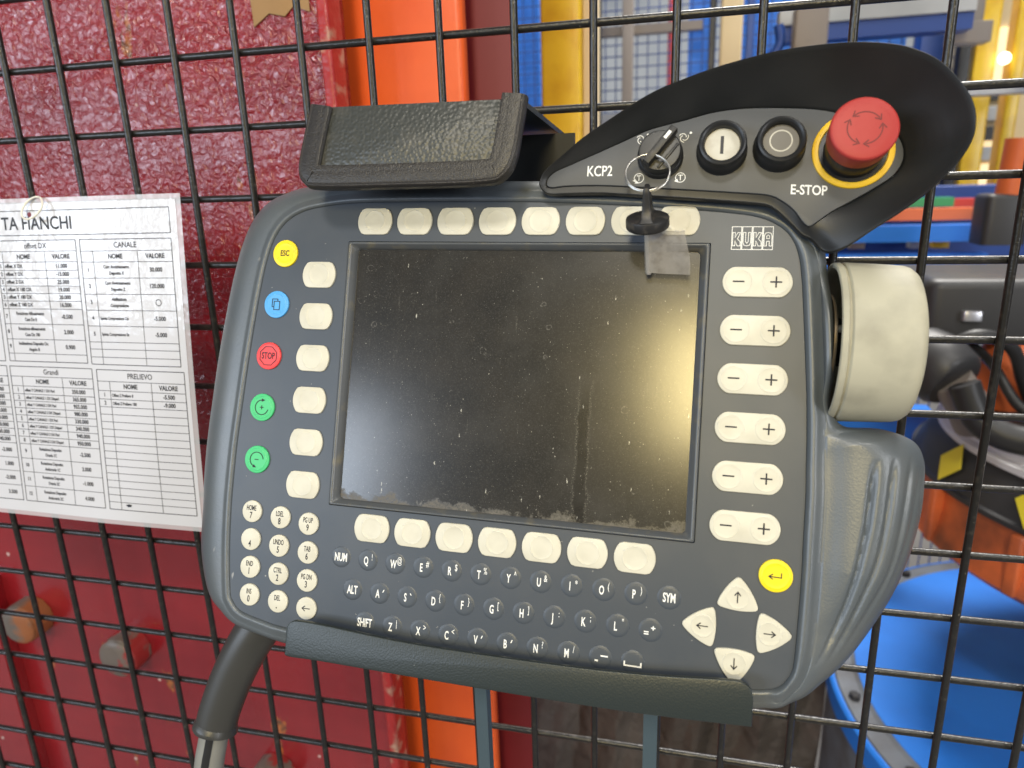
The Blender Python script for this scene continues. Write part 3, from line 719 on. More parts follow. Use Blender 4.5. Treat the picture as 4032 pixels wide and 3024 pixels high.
# ---------------- emergency-stop console with rubber hood
HOOD = [((95.4, 23.6), (93.0, 24.1, 8.6)), ((95.9, 26.2), (95.2, 29.0, 9.5)), ((99.1, 29.2), (105.4, 37.2, 12)), ((106.5, 32.5), (110.9, 41.1, 13.5)),
        ((116.7, 36.9), (118.9, 45.9, 15)), ((127.2, 41.5), (137.5, 56.4, 18)), ((138.2, 46.3), (151.8, 61.4, 20)), ((151.5, 49.6), (164.0, 64.4, 22)),
        ((163.5, 52.6), (175.9, 66.4, 24)), ((176, 53.8), (189, 67.8, 26)), ((191.9, 53.3), (207, 68.0, 28)), ((205.2, 51.9), (220.5, 67.1, 28)),
        ((217, 48.6), (231, 64.4, 28)), ((228.5, 45), (241, 58.4, 28)), ((233.9, 38.8), (250.0, 46.5, 28)), ((235.2, 31.5), (252.7, 36.5, 26.5)),
        ((232, 25.0), (250.3, 27.2, 25)), ((225.0, 19.7), (242.6, 17, 22)), ((217, 14.7), (233.2, 9.0, 18)), ((210.9, 11.1), (224, 2.9, 13.5)),
        ((206.4, 7.6), (214.8, -3.2, 8)), ((203.8, 5.6), (209.0, -3.4, 4)), ((202.2, 5.0), (204, 1.2, 4.5)),
        ((200.0, 6.6), (200.2, 3.2, 5)), ((196.4, 11.4), (195.2, 8.2, 5.5)), ((191.9, 15.1), (190.6, 12.3, 6)), ((186.6, 17.6), (185.8, 14.9, 6.2)),
        ((175.9, 18.7), (175.6, 16.0, 6.4)), ((153, 20.4), (152.8, 17.8, 6.6)), ((136, 21.6), (135.8, 19, 6.8)), ((119.5, 22.6), (119.3, 20.1, 7)),
        ((105, 22.6), (104.6, 20.0, 7)), ((98.4, 22.0), (97.2, 19.9, 7.2)), ((96.2, 22.5), (94.3, 21.5, 8))]
h_in = catmull([a for a, b in HOOD], 8); h_out = catmull([b for a, b in HOOD], 8)
mb = MB()
cols = []
for (ix, iy), (ox, oy, oz) in zip(h_in, h_out):
    c = []
    for t, bow in ((0, 0), (0.0, 0), (0.06, 0.01), (0.2, .04), (0.4, .08), (0.6, .09), (0.8, .07), (0.93, .02), (0.985, 0.0)):
        z = 7.0 + (oz - 7.0) * t - bow * abs(oz - 7) * 1.0
        c.append((ix + (ox - ix) * t, iy + (oy - iy) * t, z))
    c[0] = (c[0][0], c[0][1], 5.0)
    L = max(1e-3, math.hypot(ox - ix, oy - iy)); ux, uy = (ox - ix) / L, (oy - iy) / L
    c += [(ox + ux * .2, oy + uy * .2, oz + .1), (ox + ux * .7, oy + uy * .7, oz - .5), (ox + ux * .7, oy + uy * .7, oz - 1.8)]
    back = min(20.0, L * 0.9)
    c += [(ox - ux * back * .35, oy - uy * back * .35, oz * .45 - 4), (ox - ux * back, oy - uy * back, -14 if L > 5 else -8)]
    cols.append(c)
rings = [mb.loop([c[k] for c in cols]) for k in range(len(cols[0]))]
for a, b in zip(rings, rings[1:]): mb.bridge(b, a)
mb.build('rubber_hood', M['rubber'], pend, 60)
mb = MB(); P = list(reversed(inset(list(reversed(h_in)), 0.25)))
area = sum(P[i - 1][0] * P[i][1] - P[i][0] * P[i - 1][1] for i in range(len(P)))
if area < 0: P.reverse()
mb.slab(P, 2, 8.0, 0.3, 2); mb.build('button_panel', M['panel'], pend, 40)
mb = MB(); text(mb, 'KCP2', 113.0, 26.75, 4.3, z=8.08, align='l', width=10.6, bold=0.012); mb.build('panel_lettering', M['white_ink'], pend, 0)
mb = MB(); text(mb, 'E-STOP', 194.9, 18.1, 3.75, z=8.08, align='l', width=13.5, bold=0.018, slant=0.0)
def tilt(p): return (p[0], p[1] - (p[0] - 194.9) * 0.055, p[2])
mb.build('panel_lettering', M['white_ink'], pend, 0, xf=tilt)
# mode symbols
mb = MB()
for cx, cy in ((134.9, 42.0), (152.3, 42.3)):
    for a in (0, 120, 240):
        mb.stroke([(cx + (0.85 + q * 0.17) * math.cos(math.radians(a + 22 * q)), cy + (0.85 + q * 0.17) * math.sin(math.radians(a + 22 * q))) for q in range(8)], 0.3, 8.07)
    mb.poly(circle((cx + 2.7, cy + 1.9), 0.52, 14), 8.075)
for cx, cy, two in ((134.9, 25.5, 1), (151.8, 25.5, 0)):
    mb.stroke(circle((cx, cy), 1.95, 36), 0.28, 8.07, True)
    mb.stroke([(cx - .95, cy + 1.0), (cx + .95, cy + 1.0)], 0.3, 8.075); mb.stroke([(cx, cy + 1.0), (cx, cy - 1.15)], 0.3, 8.07)
    for a in ((215, 245) if two else (225,)):
        p = Vector((cx + 1.95 * math.cos(math.radians(a)), cy + 1.95 * math.sin(math.radians(a)))); d = Vector((-math.sin(math.radians(a)), math.cos(math.radians(a)))); n = Vector((math.cos(math.radians(a)), math.sin(math.radians(a))))
        mb.poly([p + n * .8 - d * .6, p - n * .7 - d * .5, p + d * 1.0], 8.08)
o = mb.build('mode_symbols', M['white_ink'], pend, 0)

# push buttons I and O
def push_button(c, lab, kind):
    mb = MB(); x, y = c
    mb.lathe([(10.0, 7.5), (10.0, 9.5), (9.6, 10.2), (9.5, 14.5), (9.3, 17.0), (8.9, 17.9), (8.2, 18.2), (7.4, 17.8), (7.0, 17.2), (6.9, 14.4)], (x, y, 0), n=56, cap0=False, cap1=False)
    b = mb.build('push_button', M['black'], pend, 40); b['label'] = lab
    mb = MB()
    mb.lathe([(6.95, 13.0), (6.9, 14.7), (6.6, 15.0)] + ([] if kind == 'I' else [(4.6, 15.05)]), (x, y, 0), n=48, cap0=False)
    mb.build('button_cap', M['button_white'] if kind == 'I' else M['lens'], b, 40)
    mb = MB()
    if kind == 'I': mb.stroke([(x - 0.1, y - 3.6), (x - 0.1, y + 3.6)], 1.25, 15.08)
    else:
        mb.stroke(circle((x, y + .2), 4.1, 40), 0.55, 15.10, True)
    mb.build('button_mark', M['grey_ink'] if kind == 'I' else M['button_white'], b, 0)
push_button((167.6, 36.0), 'black ring push button with white cap marked I', 'I')
push_button((189.6, 36.8), 'black ring push button with clear cap marked O', 'O')

# emergency stop
ex, ey = 217.0, 34.9
mb = MB(); mb.lathe([(15.1, 7.9), (15.0, 8.7), (14.6, 9.0), (12.9, 9.0), (12.6, 8.6), (12.6, 7.9)], (ex, ey, 0), n=72, cap0=False, cap1=False); mb.build('yellow_ring', M['ring_yellow'], pend, 40)
mb = MB(); mb.lathe([(12.7, 8.05), (10.9, 8.1), (10.7, 9.0), (10.7, 16), (10.0, 17.5), (9.8, 20)], (ex, ey, 0), n=56, cap0=False); mb.build('stop_button_base', M['black'], pend, 40)
mb = MB(); mb.lathe([(9.8, 18.5), (10.9, 19.0), (11.3, 20.0), (11.75, 28.6), (11.75, 29.4), (11.4, 30.0), (10.8, 30.25), (8, 30.35)], (ex - .6, ey, 0), n=64, cap0=False)
es = mb.build('stop_button', M['estop_red'], pend, 40); es['label'] = 'red mushroom emergency stop button'
mb = MB()
for a in (35, 155, 275):
    mb.stroke(arc((ex - .6, ey), 5.9, a, a + 92, 16), 0.42, 30.42)
    for e, s in ((a, -1), (a + 92, 1)):
        p = Vector((ex - .6 + 5.9 * math.cos(math.radians(e)), ey + 5.9 * math.sin(math.radians(e))))
        t = Vector((-math.sin(math.radians(e)), math.cos(math.radians(e)))) * s; n = Vector((math.cos(math.radians(e)), math.sin(math.radians(e))))
        mb.stroke([p - t * 1.1 + n * 1.3, p + t * .7, p - t * 1.1 - n * 1.3], 0.42, 30.425)
M['groove_red'] = mat('engraved_red', (0.13, 0.010, 0.010), 0.6)
mb.build('turn_arrows', M['groove_red'], es, 0)

# mode selector with key handle
sx, sy = 143.2, 34.3
mb = MB(); mb.lathe([(9.4, 7.6), (9.3, 10.4), (8.9, 11.0), (8.55, 11.2), (8.5, 15.2), (8.1, 15.8), (7.2, 15.9)], (sx, sy, 0), n=56, cap0=False)
sel = mb.build('mode_selector', M['black'], pend, 40); sel['label'] = 'black rotary mode selector switch'
ang = math.radians(53); d = Vector((math.cos(ang), math.sin(ang))); n = Vector((-d.y, d.x)); c0 = Vector((sx - 0.2, sy + 0.3))
mb = MB(); q = [c0 + d * a + n * b for a, b in ((-8.0, -1.5), (9.6, -1.5), (9.6, 1.5), (-8.0, 1.5))]
mb.slab([(p.x, p.y) for p in q], 15.8, 20.2, 0.4, 2); mb.build('selector_handle', M['key_black'], sel, 40)
mb = MB(); q = [c0 + d * a + n * b for a, b in ((3.6, -0.65), (7.2, -0.65), (7.2, 0.65), (3.6, 0.65))]; mb.poly([(p.x, p.y) for p in q], 20.28); mb.build('pointer_mark', M['white_ink'], sel, 0)
mb = MB()
for s in (-4.6,):
    q = [c0 + d * a + n * (s + b) for a, b in ((-6.2, -.55), (6.2, -.55), (6.2, .55), (-6.2, .55))]; mb.slab([(p.x, p.y) for p in q], 15.7, 16.7, 0.4, 2)
mb.build('selector_rib', M['black'], sel, 40)

# ---------------- space mouse at the right side
KC = (0, -38.0, -12.0)
mb = MB(); mb.lathe([(19.5, 213.6), (19.5, 214.6), (18.5, 215.0)], KC, 'x', 64, cap0=False); mb.build('knob_base_plate', M['bronze'], pend, 40)
mb = MB(); mb.lathe([(10.0, 206.0), (10.0, 219.0)], KC, 'x', 48, cap0=False); mb.build('knob_core', M['black'], pend, 40)
mb = MB()
mb.lathe([(29.6, 220.6), (29.9, 215.1), (30.4, 214.2), (31.6, 213.9), (32.4, 214.3), (32.6, 216.2), (32.2, 216.7), (31.6, 216.9), (31.6, 217.5), (32.2, 217.7), (32.6, 218.2), (32.3, 226), (31.8, 236), (31.5, 239.6), (30.9, 241.6), (29.4, 243.4), (26.8, 244.4), (22.0, 244.9), (12, 245.2)], KC, 'x', 96, cap0=False)
kn = mb.build('jog_knob', M['knob'], pend, 40); kn['label'] = 'thick round cream six-axis jog knob'
mb = MB()
mb.tube([(214.8, KC[1] + 3, 7.2), (216.4, KC[1] + 3, 7.2)], [1.5, 1.5], 14); mb.build('screw_head', M['steel'], pend, 40)

# ---------------- cable boot and cable
def boot_path():
    return catmull([(-38, -178, -26), (-44, -188, -26), (-52.5, -203, -25), (-60.3, -220, -25), (-65.8, -237, -25), (-67.9, -247.5, -25)], 8, False)
bp_ = boot_path(); mb = MB(); m = len(bp_)
mb.tube(bp_, [11.6 - 1.4 * i / (m - 1) for i in range(m)], 28); mb.build('cable_boot', M['boot'], pend, 60)
mb = MB(); mb.tube([(-67.3, -244.9, -25), (-67.8, -246.9, -25), (-68.2, -248.7, -25), (-68.3, -249.5, -25)], [10.2, 11.1, 11.3, 10.6], 32); mb.build('boot_lip', M['boot'], pend, 60)
cpth = catmull([(-67.8, -246, -25), (-69.0, -256, -25), (-70, -268, -25), (-69.5, -290, -26), (-66, -330, -30)], 6, False)
mb = MB(); mb.tube(cpth, 7.3, 24); mb.build('cable', M['cable'], pend, 60)
mb = MB(); rings = []
for p in cpth:
    rings.append(mb.loop([(p[0] + 7.75 * math.sin(math.radians(a)), p[1], p[2] + 7.75 * math.cos(math.radians(a))) for a in (5, 12, 19, 26, 33)]))
for a, b in zip(rings, rings[1:]): mb.bridge(b, a, False)
mb.build('cable_stripe', M['black'], pend, 60)

# ================================================================== SPLIT RING, SPARE KEY
mw = PM
t = thing('key_ring', 'round steel split ring threaded through the black mode selector knob', 'key ring', mw=PM)
mb = MB(); rc = (139.3, 23.0, 21.0); rx = (1, 0, 0); ry = (0, 0.95, -0.30)
mb.torus(rc, 8.75, 0.42, rx, ry, n=80, m=10); mb.torus((rc[0] + .05, rc[1] + .15, rc[2] + .75), 8.6, 0.36, rx, ry, -20, 300, n=70, m=8)
mb.build('wire_loop', M['steel'], t, 60)
sk = thing('spare_key', 'black plastic handled key dangling from the split ring with a clear tape flag', 'key', mw=PM)
# key axis from the blade tip (on the screen) up to the ring
k_tip = Vector((140.9, -13.6, 2.2)); k_top = Vector((139.5, 16.6, 24.6)); ka = (k_top - k_tip).normalized(); kx = Vector((1, 0, 0)); kx = (kx - ka * kx.dot(ka)).normalized(); kz = kx.cross(ka)
def kp(x, a, z): return tuple(k_tip + kx * x + ka * a + kz * z)
KL = (k_top - k_tip).length
mb = MB()
prof = [(25.0, 3.0, 7.6), (25.9, 2.35, 6.8), (27.2, 2.05, 5.4), (29, 1.85, 4.6), (32, 1.6, 4.0), (35, 1.45, 3.6), (KL - .8, 1.2, 3.3), (KL, 0.8, 2.9)]
rings = []
for a, hw, hd in prof: rings.append(mb.loop([kp(x, a, z) for x, z in rrect(-hw, hw, -hd, hd, min(hw * .6, 0.7), 3)]))
for a, b in zip(rings, rings[1:]): mb.bridge(b, a)
mb.cap(rings[-1]); mb.build('key_grip', M['key_black'], sk, 40)
mb = MB(); rings = []
for r, a in ((8.0, 20.4), (8.5, 20.8), (8.75, 21.4), (8.7, 24.3), (8.5, 24.8), (8.1, 25.0), (5, 25.5), (2, 26.2)):
    rings.append(mb.loop([kp(r * math.cos(2 * math.pi * i / 48), a, r * math.sin(2 * math.pi * i / 48)) for i in range(48)]))
for a, b in zip(rings, rings[1:]): mb.bridge(b, a)
mb.cap(rings[0]); mb.cap(rings[-1]); mb.build('key_collar', M['key_black'], sk, 40)
mb = MB(); rings = []
for a, hw in ((0, 0.9), (0.6, 1.15), (21, 1.35)):
    rings.append(mb.loop([kp(x, a, z) for x, z in rrect(-hw, hw, -1.0, 1.0, 0.4, 3)]))
for a, b in zip(rings, rings[1:]): mb.bridge(b, a)
mb.cap(rings[0]); mb.cap(rings[-1]); mb.build('key_blade', M['steel'], sk, 40)
# tape flag folded round the blade
mb = MB(); nx, ny = 16, 8; G = []
for j in range(ny + 1):
    row = []
    for i in range(nx + 1):
        u = i / nx; v = j / ny
        x = 0.3 + u * (15.0 + 1.6 * (1 - v) + 0.5 * math.sin(5 * v)); a = 1.2 + v * 18.6 - 0.5 * u * math.sin(4 * u) - u * (1.0 if j == 0 else 0.2)
        z = 1.3 + 0.35 * math.sin(7 * u + 2 * v) + 1.6 * u * u
        row.append(kp(x, a, z))
    G.append(mb.loop(row))
for a, b in zip(G, G[1:]): mb.bridge(a, b, False)
tp = mb.build('tape_flag', M['tapefilm'], sk, 60)
mb = MB(); rings = []
for a in (0.8, 6, 13, 20.0): rings.append(mb.loop([kp(1.75 * math.cos(2 * math.pi * i / 16) + .1, a, 1.45 * math.sin(2 * math.pi * i / 16)) for i in range(16)]))
for a, b in zip(rings, rings[1:]): mb.bridge(b, a)
M['tapewrap'] = mat('thin_tape_film', (0.5, 0.48, 0.44), 0.2, alpha=0.3)
mb.build('tape_wrap', M['tapewrap'], sk, 60)

# ================================================================== HOLDER ON THE FENCE
hold = thing('pendant_holder', 'dark green-grey steel holder with upper hook flap and lower tray lip carrying the pendant', 'wall holder', mw=PM)
mb = MB(); out = chaikin([(-9, 54.4), (-11.5, 24), (-9.5, 21.5), (-5, 20.5), (72, 22.0), (80, 24), (83.5, 30), (86, 54.5)], 1)
area = sum(out[i - 1][0] * out[i][1] - out[i][0] * out[i - 1][1] for i in range(len(out)))
out = [(-9, 54.4), (-11.2, 26), (-9, 22.4), (-4, 21.0), (70, 22.4), (79, 24.6), (83.0, 31), (86, 54.5)]
mb.slab(out, 22.6, 24.6, 0.4, 2); mb.build('hook_flap', M['flap'], hold, 40)
mb = MB()
TP = lambda x, s: (x, 54.5 + 0.25 * s, 24.2 - s)   # top plate runs level towards the fence
a = mb.loop([TP(-9, 0), TP(86.5, 0), TP(86.5, 101), TP(-9, 101)]); b = mb.loop([(p[0], p[1] - 2.2, p[2] - .55) for p in (TP(-9, 0), TP(86.5, 0), TP(86.5, 101), TP(-9, 101))])
mb.bridge(b, a); mb.cap(a); mb.cap(b, True); mb.build('top_plate', M['holder'], hold, 30)
# printed edge trim round the flap
mb = MB()
pth = catmull([(-8.6, 55.0), (-10.9, 40), (-12.2, 27), (-9.6, 21.2), (-2, 19.2), (35, 19.3), (72, 20.0), (80.5, 22.6), (84.2, 30), (85.6, 42), (87.0, 55.2)], 7, False)
rings = []
for i, p in enumerate(pth):
    a, b = Vector(pth[max(i - 1, 0)]), Vector(pth[min(i + 1, len(pth) - 1)]); tt = (b - a).normalized(); nn = Vector((-tt.y, tt.x))  # points inward
    P = Vector(p); fr = i / (len(pth) - 1)
    win = 8.3 if 0.25 < fr < 0.75 else 8.8
    sec = [(-2.0, 23.2), (-1.9, 25.4), (-1.2, 26.6), (0.2, 27.2), (win * .6, 27.2), (win - .3, 27.0), (win, 26.4), (win, 24.8), (0, 24.6), (0, 22.2), (win * .8, 22.2), (win * .8, 20.4), (0, 20.2), (-1.4, 21.0)]
    rings.append(mb.loop([(P.x + nn.x * q, P.y + nn.y * q, z) for q, z in sec]))
for a, b in zip(rings, rings[1:]): mb.bridge(b, a)
mb.cap(rings[0]); mb.cap(rings[-1], True)
mb.build('edge_trim', M['trim'], hold, 35)
# back plate against the fence (upright in the world)
PI_ = PM.inverted()
def w2l(x, y, z): v = PI_ @ Vector((x * MM, y * MM, z * MM)); return (v.x / MM, v.y / MM, v.z / MM)
def wbox(x0, x1, y0, y1, z0, z1):
    mb = MB(); mb.box(x0, x1, y0, y1, z0, z1); mb.v = [w2l(*p) for p in mb.v]; return mb
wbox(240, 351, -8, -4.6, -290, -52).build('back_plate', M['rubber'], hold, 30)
# lower lip
mb = MB()
top = catmull([(-11.4, -181.5), (-10.7, -178.5), (-8.6, -176.6), (-5.2, -176.0), (7.2, -176.2), (51.7, -178.4), (112.8, -178.0), (150.2, -176.4), (181, -173.7), (186.3, -174.0), (189.2, -176.0), (190.3, -179.2)], 5, False)
bot = catmull([(190.2, -190.2), (151, -192.0), (113.7, -192.6), (52.8, -192.6), (8.6, -192.3), (-9.4, -192.5), (-11.2, -190.6)], 5, False)
out = list(reversed(top + bot))
mb.slab(out, 8.2, 10.2, 0.5, 3); mb.build('tray_lip', M['holder'], hold, 40)
mb = MB(); mb.box(-10.6, 189.4, -190.0, -188.0, -48, 8.1); mb.build('tray_floor', M['holder'], hold, 40)
for x0, x1 in ((311.0, 317.2), (395.8, 402.4)):
    mb = wbox(x0, x1, -98, -91, -520, -296); mb.build('support_rod', M['rod'], hold, 30)

# ================================================================== WIRE FENCE
fence = thing('wire_fence', 'black coated welded wire mesh guard fence carrying the holder and the laminated sheet', 'mesh fence')
P = 40.0
def wire(name, a, b):
    mb = MB(); n = 26
    mb.tube([tuple(Vector(a).lerp(Vector(b), i / n)) for i in range(n + 1)], 2.05, 12); return mb.build(name, M['wire'], fence, 60)
v0 = wire('vertical_wire', (0, -2.0, 160), (0, -2.0, -760)); v0.location.x = -8 * P * MM
h0 = wire('horizontal_wire', (-340, 1.7, 0), (960, 1.7, 0)); h0.location.z = 3 * 39.6 * MM
for i in range(-7, 23):
    c = v0.copy(); COL.objects.link(c); c.parent = fence; c.location.x = i * P * MM + random.uniform(-.4, .4) * MM
for j in range(-2, 19):
    c = h0.copy(); COL.objects.link(c); c.parent = fence; c.location.z = -j * 39.6 * MM

# ================================================================== LAMINATED SHEET
T0 = Vector((112, -6, -77.5)); vd = Vector((0, -27, -204.5)).normalized(); ud = Vector((1, 0, 0.0)); nd = ud.cross(-vd).normalized()
sheet = thing('laminated_sheet', 'white laminated sheet of offset value tables tied to the fence left of the pendant', 'data sheet')
def sx_(p):  # sheet (u right, w down, z proud) -> world; a slight skew and a soft buckle
    u, w, z = p
    u2 = u + 0.018 * w - 0.6
    bow = 1.2 * math.sin((u + 150) / 95.0) * math.sin(w / 90.0) + 0.8 * math.sin(u / 33.0 + w / 60.0) * (w / 210.0)
    q = T0 + ud * u2 + vd * w + nd * (z + bow); return (q.x, q.y, q.z)
def grid_sheet(name, material, u0, u1, w0, w1, z, parent, nx=60, ny=42):
    mb = MB(); R = []
    for j in range(ny + 1): R.append(mb.loop([(u0 + (u1 - u0) * i / nx, w0 + (w1 - w0) * j / ny, z) for i in range(nx + 1)]))
    for a, b in zip(R, R[1:]): mb.bridge(b, a, False)
    return mb.build(name, material, parent, 60, xf=sx_)
grid_sheet('laminate_film', M['clearlam'], -302, 0.6, -2.6, 209.5, -0.25, sheet)
grid_sheet('paper', M['sheet'], -299, -2.9, 0.6, 206.6, 0.0, sheet)
ln = MB(); tx = MB()
def hl(u0, u1, w, th=0.36):
    n = 12
    ln.stroke([(u0 + (u1 - u0) * i / n, w) for i in range(n + 1)], th, 0.12)
def vl(u, w0, w1, th=0.36):
    n = 10
    ln.stroke([(u, w0 + (w1 - w0) * i / n) for i in range(n + 1)], th, 0.125)
def frame(u0, u1, w0, w1, th=0.5):
    hl(u0, u1, w0, th); hl(u0, u1, w1, th); vl(u0, w0, w1, th); vl(u1, w0, w1, th)
def tt(s, u, w, cap, xs=0.9, align='c', bold=0.034):
    m2 = MB(); text(m2, s, 0, 0, cap * 1.12, xs, 0, align, bold); i = len(tx.v)
    tx.v += [(u + p[0], w - p[1], 0.13) for p in m2.v]; tx.f += [tuple(k + i for k in reversed(f)) for f in m2.f]
def table(u0, ua, ub, u1, head, w0, wh, wn, rows, wend):
    frame(u0, u1, w0, wend); hl(u0, u1, wh); hl(u0, u1, wn); vl(ua, wh, wend); vl(ub, wh, wend)
    tt(head, (u0 + u1) / 2, (w0 + wh) / 2 + 1.6, 3.0, bold=0.012)
    tt('NOME', (ua + ub) / 2, (wh + wn) / 2 + 1.3, 2.5); tt('VALORE', (ub + u1) / 2, (wh + wn) / 2 + 1.3, 2.5)
    w = wn
    for wb, num, nome, val in rows:
        hl(u0, u1, wb); m = (w + wb) / 2
        if num: tt(num, (u0 + ua) / 2, m + 1.05, 2.1)
        if isinstance(nome, tuple):
            fit = lambda s, y: tt(s, (ua + ub) / 2, y, 1.75, 0.80)
            fit(nome[0], m - 1.0); fit(nome[1], m + 2.9)
        elif nome: tt(nome, ua + 1.0, m + 0.95, 2.0 if len(nome) < 18 else 1.6, 0.86 if len(nome) < 18 else 0.80, 'l')
        if val == 'o': ln.stroke([(x, y) for x, y in circle(((ub + u1) / 2, m), 1.9, 24)], 0.45, 0.13, True)
        elif val: tt(val, (ub + u1) / 2, m + 1.1, 2.25, 0.92)
        w = wb
frame(-291, -7.8, 5.3, 20.6, 0.5); tt('TA FIANCHI', -79.8, 16.9, 6.9, 0.90, 'r', 0.016)
table(-141, -136.6, -103.0, -78.2, 'offset DX', 23.8, 30.7, 37.5, [
    (42.8, '1', 'offset X DX', '11.000'), (47.8, '2', 'offset Y DX', '-15.000'), (52.8, '3', 'offset Z DX', '25.000'), (57.6, '4', 'offset X 180 DX', '19.000'),
    (62.5, '5', 'offset Y 180 DX', '20.000'), (67.6, '6', 'offset Z 180 DX', '16.000'), (77.5, '7', ('Rotazione Allineamento', 'Cass Dx 0'), '-0.500'),
    (87.5, '8', ('Rotazione allineamento', 'Cass Dx 180'), '2.000'), (97.0, '9', ('Inclinazione Deposito Dx', 'Angolo B'), '0.900')], 102.2)
table(-75.0, -65.8, -32.8, -7.8, 'CANALE', 23.8, 31.0, 37.8, [
    (47.8, '1', ('Corr Avvicinamento', 'Deposito X'), '30.000'), (57.9, '2', ('Corr Avvicinamento', 'Deposito Z'), '120.000'), (68.0, '3', ('Abilitazione', 'Compressione'), 'o'),
    (78.0, '4', 'Spinta Compressione Dx', '-5.000'), (88.2, '5', 'Spinta Compressione Sx', '-5.000'), (92.8, '', '', ''), (97.9, '', '', '')], 102.6)
gr = []
for i, (w, v) in enumerate(zip((124.3, 129.0, 133.9, 138.8, 143.8, 148.6, 153.6, 158.7), ('350.000', '365.000', '955.000', '980.000', '330.000', '340.000', '940.000', '950.000'))):
    gr.append((w, str(i + 1), 'offset Y CANALE %d DX %s' % (1 + (i // 2) % 2, ('Pari', 'Dispari')[i % 2]), v))
for i, (w, a, b, v) in enumerate(((168.8, 'Rotazione Deposito', 'Oraria 1C', '-2.500'), (178.3, 'Rotazione Deposito', 'Antioraria 1C', '2.000'), (188.4, 'Rotazione Deposito', 'Oraria 2C', '-1.000'), (198.9, 'Rotazione Deposito', 'Antioraria 2C', '4.000'))):
    gr.append((w, str(9 + i), (a, b), v))
table(-142, -132.8, -100.2, -75.6, 'Grandi', 105.7, 112.4, 118.9, gr, 198.9)
pr = [(125.1, '1', 'Offset Z Prelievo 0', '-5.500'), (130.2, '2', 'Offset Z Prelievo 180', '-9.000')] + [(130.2 + 4.9 * k, '', '', '') for k in range(1, 14)]
table(-72.0, -62.6, -30.8, -6.0, 'PRELIEVO', 106.0, 113.5, 119.6, pr, 199.0)
for w0, vals in ((24, ('', '', '', '', '', '', '', '', '')), (105.6, ('00.000', '00.000', '00.000', '00.000', '00.000', '00.000', '50.000', '40.000', '-2.000', '1.000', '-2.000', '3.500'))):
    frame(-208, -144.6, w0, w0 + (78.4 if w0 < 50 else 93.2))
    vl(-170, w0 + 7, w0 + (78.4 if w0 < 50 else 93.2)); hl(-208, -144.6, w0 + 7); hl(-208, -144.6, w0 + 13.4)
    if w0 > 50:
        tt('VALORE', -156, w0 + 11.4, 2.5); w = 119.0
        for wb, v in zip((124.3, 129.0, 133.9, 138.8, 143.8, 148.6, 153.6, 158.7, 168.8, 178.3, 188.4, 198.8), vals):
            hl(-208, -144.6, wb); tt(v, -146.3 - 3, (w + wb) / 2 + 1.1, 2.25, 0.92, 'r'); w = wb
ln.build('table_lines', M['grey_ink'], sheet, 0, xf=sx_); tx.build('printed_text', M['grey_ink'], sheet, 0, xf=sx_)
mb = MB(); mb.poly([(p[0], p[1]) for p in circle((-111.4, 7.6), 1.6, 20)], 0.16); mb.build('punched_hole', M['darkred'], sheet, 0, xf=sx_)
mb = MB(); mb.poly([(-59, 195.4), (-56.6, 194.7), (-54.2, 195.2), (-55, 196.4), (-57.4, 196.8)], 0.16); mb.build('ink_smudge', M['ink'], sheet, 0, xf=sx_)
tie = thing('cable_tie', 'white plastic tie looped through the sheet and round a fence wire', 'cable tie')
mb = MB(); cc = T0 + ud * (-105) + vd * 3.5; mb.torus((cc.x, cc.y - 4, cc.z), 7.8, 0.65, (1, 0, .1), (0, 0.55, 0.85), n=48, m=8); mb.build('tie_loop', M['tie'], tie, 60)

# ================================================================== BEHIND THE FENCE
# red painted machine column
red = thing('red_machine_column', 'glossy dark red painted steel machine column with bolts behind the fence', 'machine column')
mb = MB(); mb.box(-900, 136.5, 150, 190, -1698, 700); mb.build('face_plate', M['red'], red, 30)
mb = MB(); mb.slab(rrect(136.7, 146.4, 143, 166, 2.5, 4), -1698, 700, 1, 2); mb.build('edge_flange', M['chipped'], red, 40)
mb = MB(); mb.box(-900, -310, 132, 149.6, -1698, -470); mb.build('lower_patch_plate', M['red'], red, 30)
M['bolt'] = mat('worn_bolt_paint', (0.17, 0.14, 0.12), 0.4, var=(35, (0.34, 0.03, 0.03), 0.48, 0.53), bump=(120, 0.3, 0.001))
M['rust_bolt'] = mat('rusty_bolt', (0.16, 0.13, 0.11), 0.5, var=(22, (0.34, 0.12, 0.045), 0.46, 0.54), bump=(160, 0.4, 0.001))
for x, z, rot in ((-272, -514, 10), (-152, -538, 25), (2.5, -672, 0)):
    bm_ = M['rust_bolt'] if x < -200 else M['bolt']
    mb = MB(); hx = [(x + 25 * math.cos(math.radians(rot + 60 * i)), z + 25 * math.sin(math.radians(rot + 60 * i))) for i in range(6)]
    mb.slab(chaikin(hx, 1), 0, 24, 5, 3); b = mb.build('hex_bolt', bm_, red, 30, xf=lambda p: (p[0], 149.5 - p[2], p[1]))
    mb = MB(); mb.lathe([(21, 23.9), (18, 26.5), (8, 27)], (x, z, 0), n=32, cap0=False); mb.build('bolt_crown', bm_, b, 40, xf=lambda p: (p[0], 149.5 - p[2], p[1]))
o = MB(); o.slab([(81, 45), (95, 53.5), (108, 50.5), (116, 57), (129, 52), (129, 80), (80, 80)], 0, 0.6, 0.2, 1)
tag(o.build('paper_tape', M['cardboard'], None, 30, xf=lambda p: (p[0], 149.2 - p[2], p[1])), 'torn scrap of brown paper tape stuck on the red column', 'paper tape')
o = MB(); o.slab(rrect(120, 231.5, 200, 216, 5, 6), -1698, 700, 1, 2); tag(o.build('orange_post', M['orange'], None, 40), 'bright orange painted square post just right of the red column', 'post')
o = MB(); o.slab(rrect(180, 265.0, 240, 246, 1.5, 3), -1698, 700, 1, 2); tag(o.build('dark_red_post', M['darkred'], None, 40), 'narrow dark red post beside the orange post', 'post')

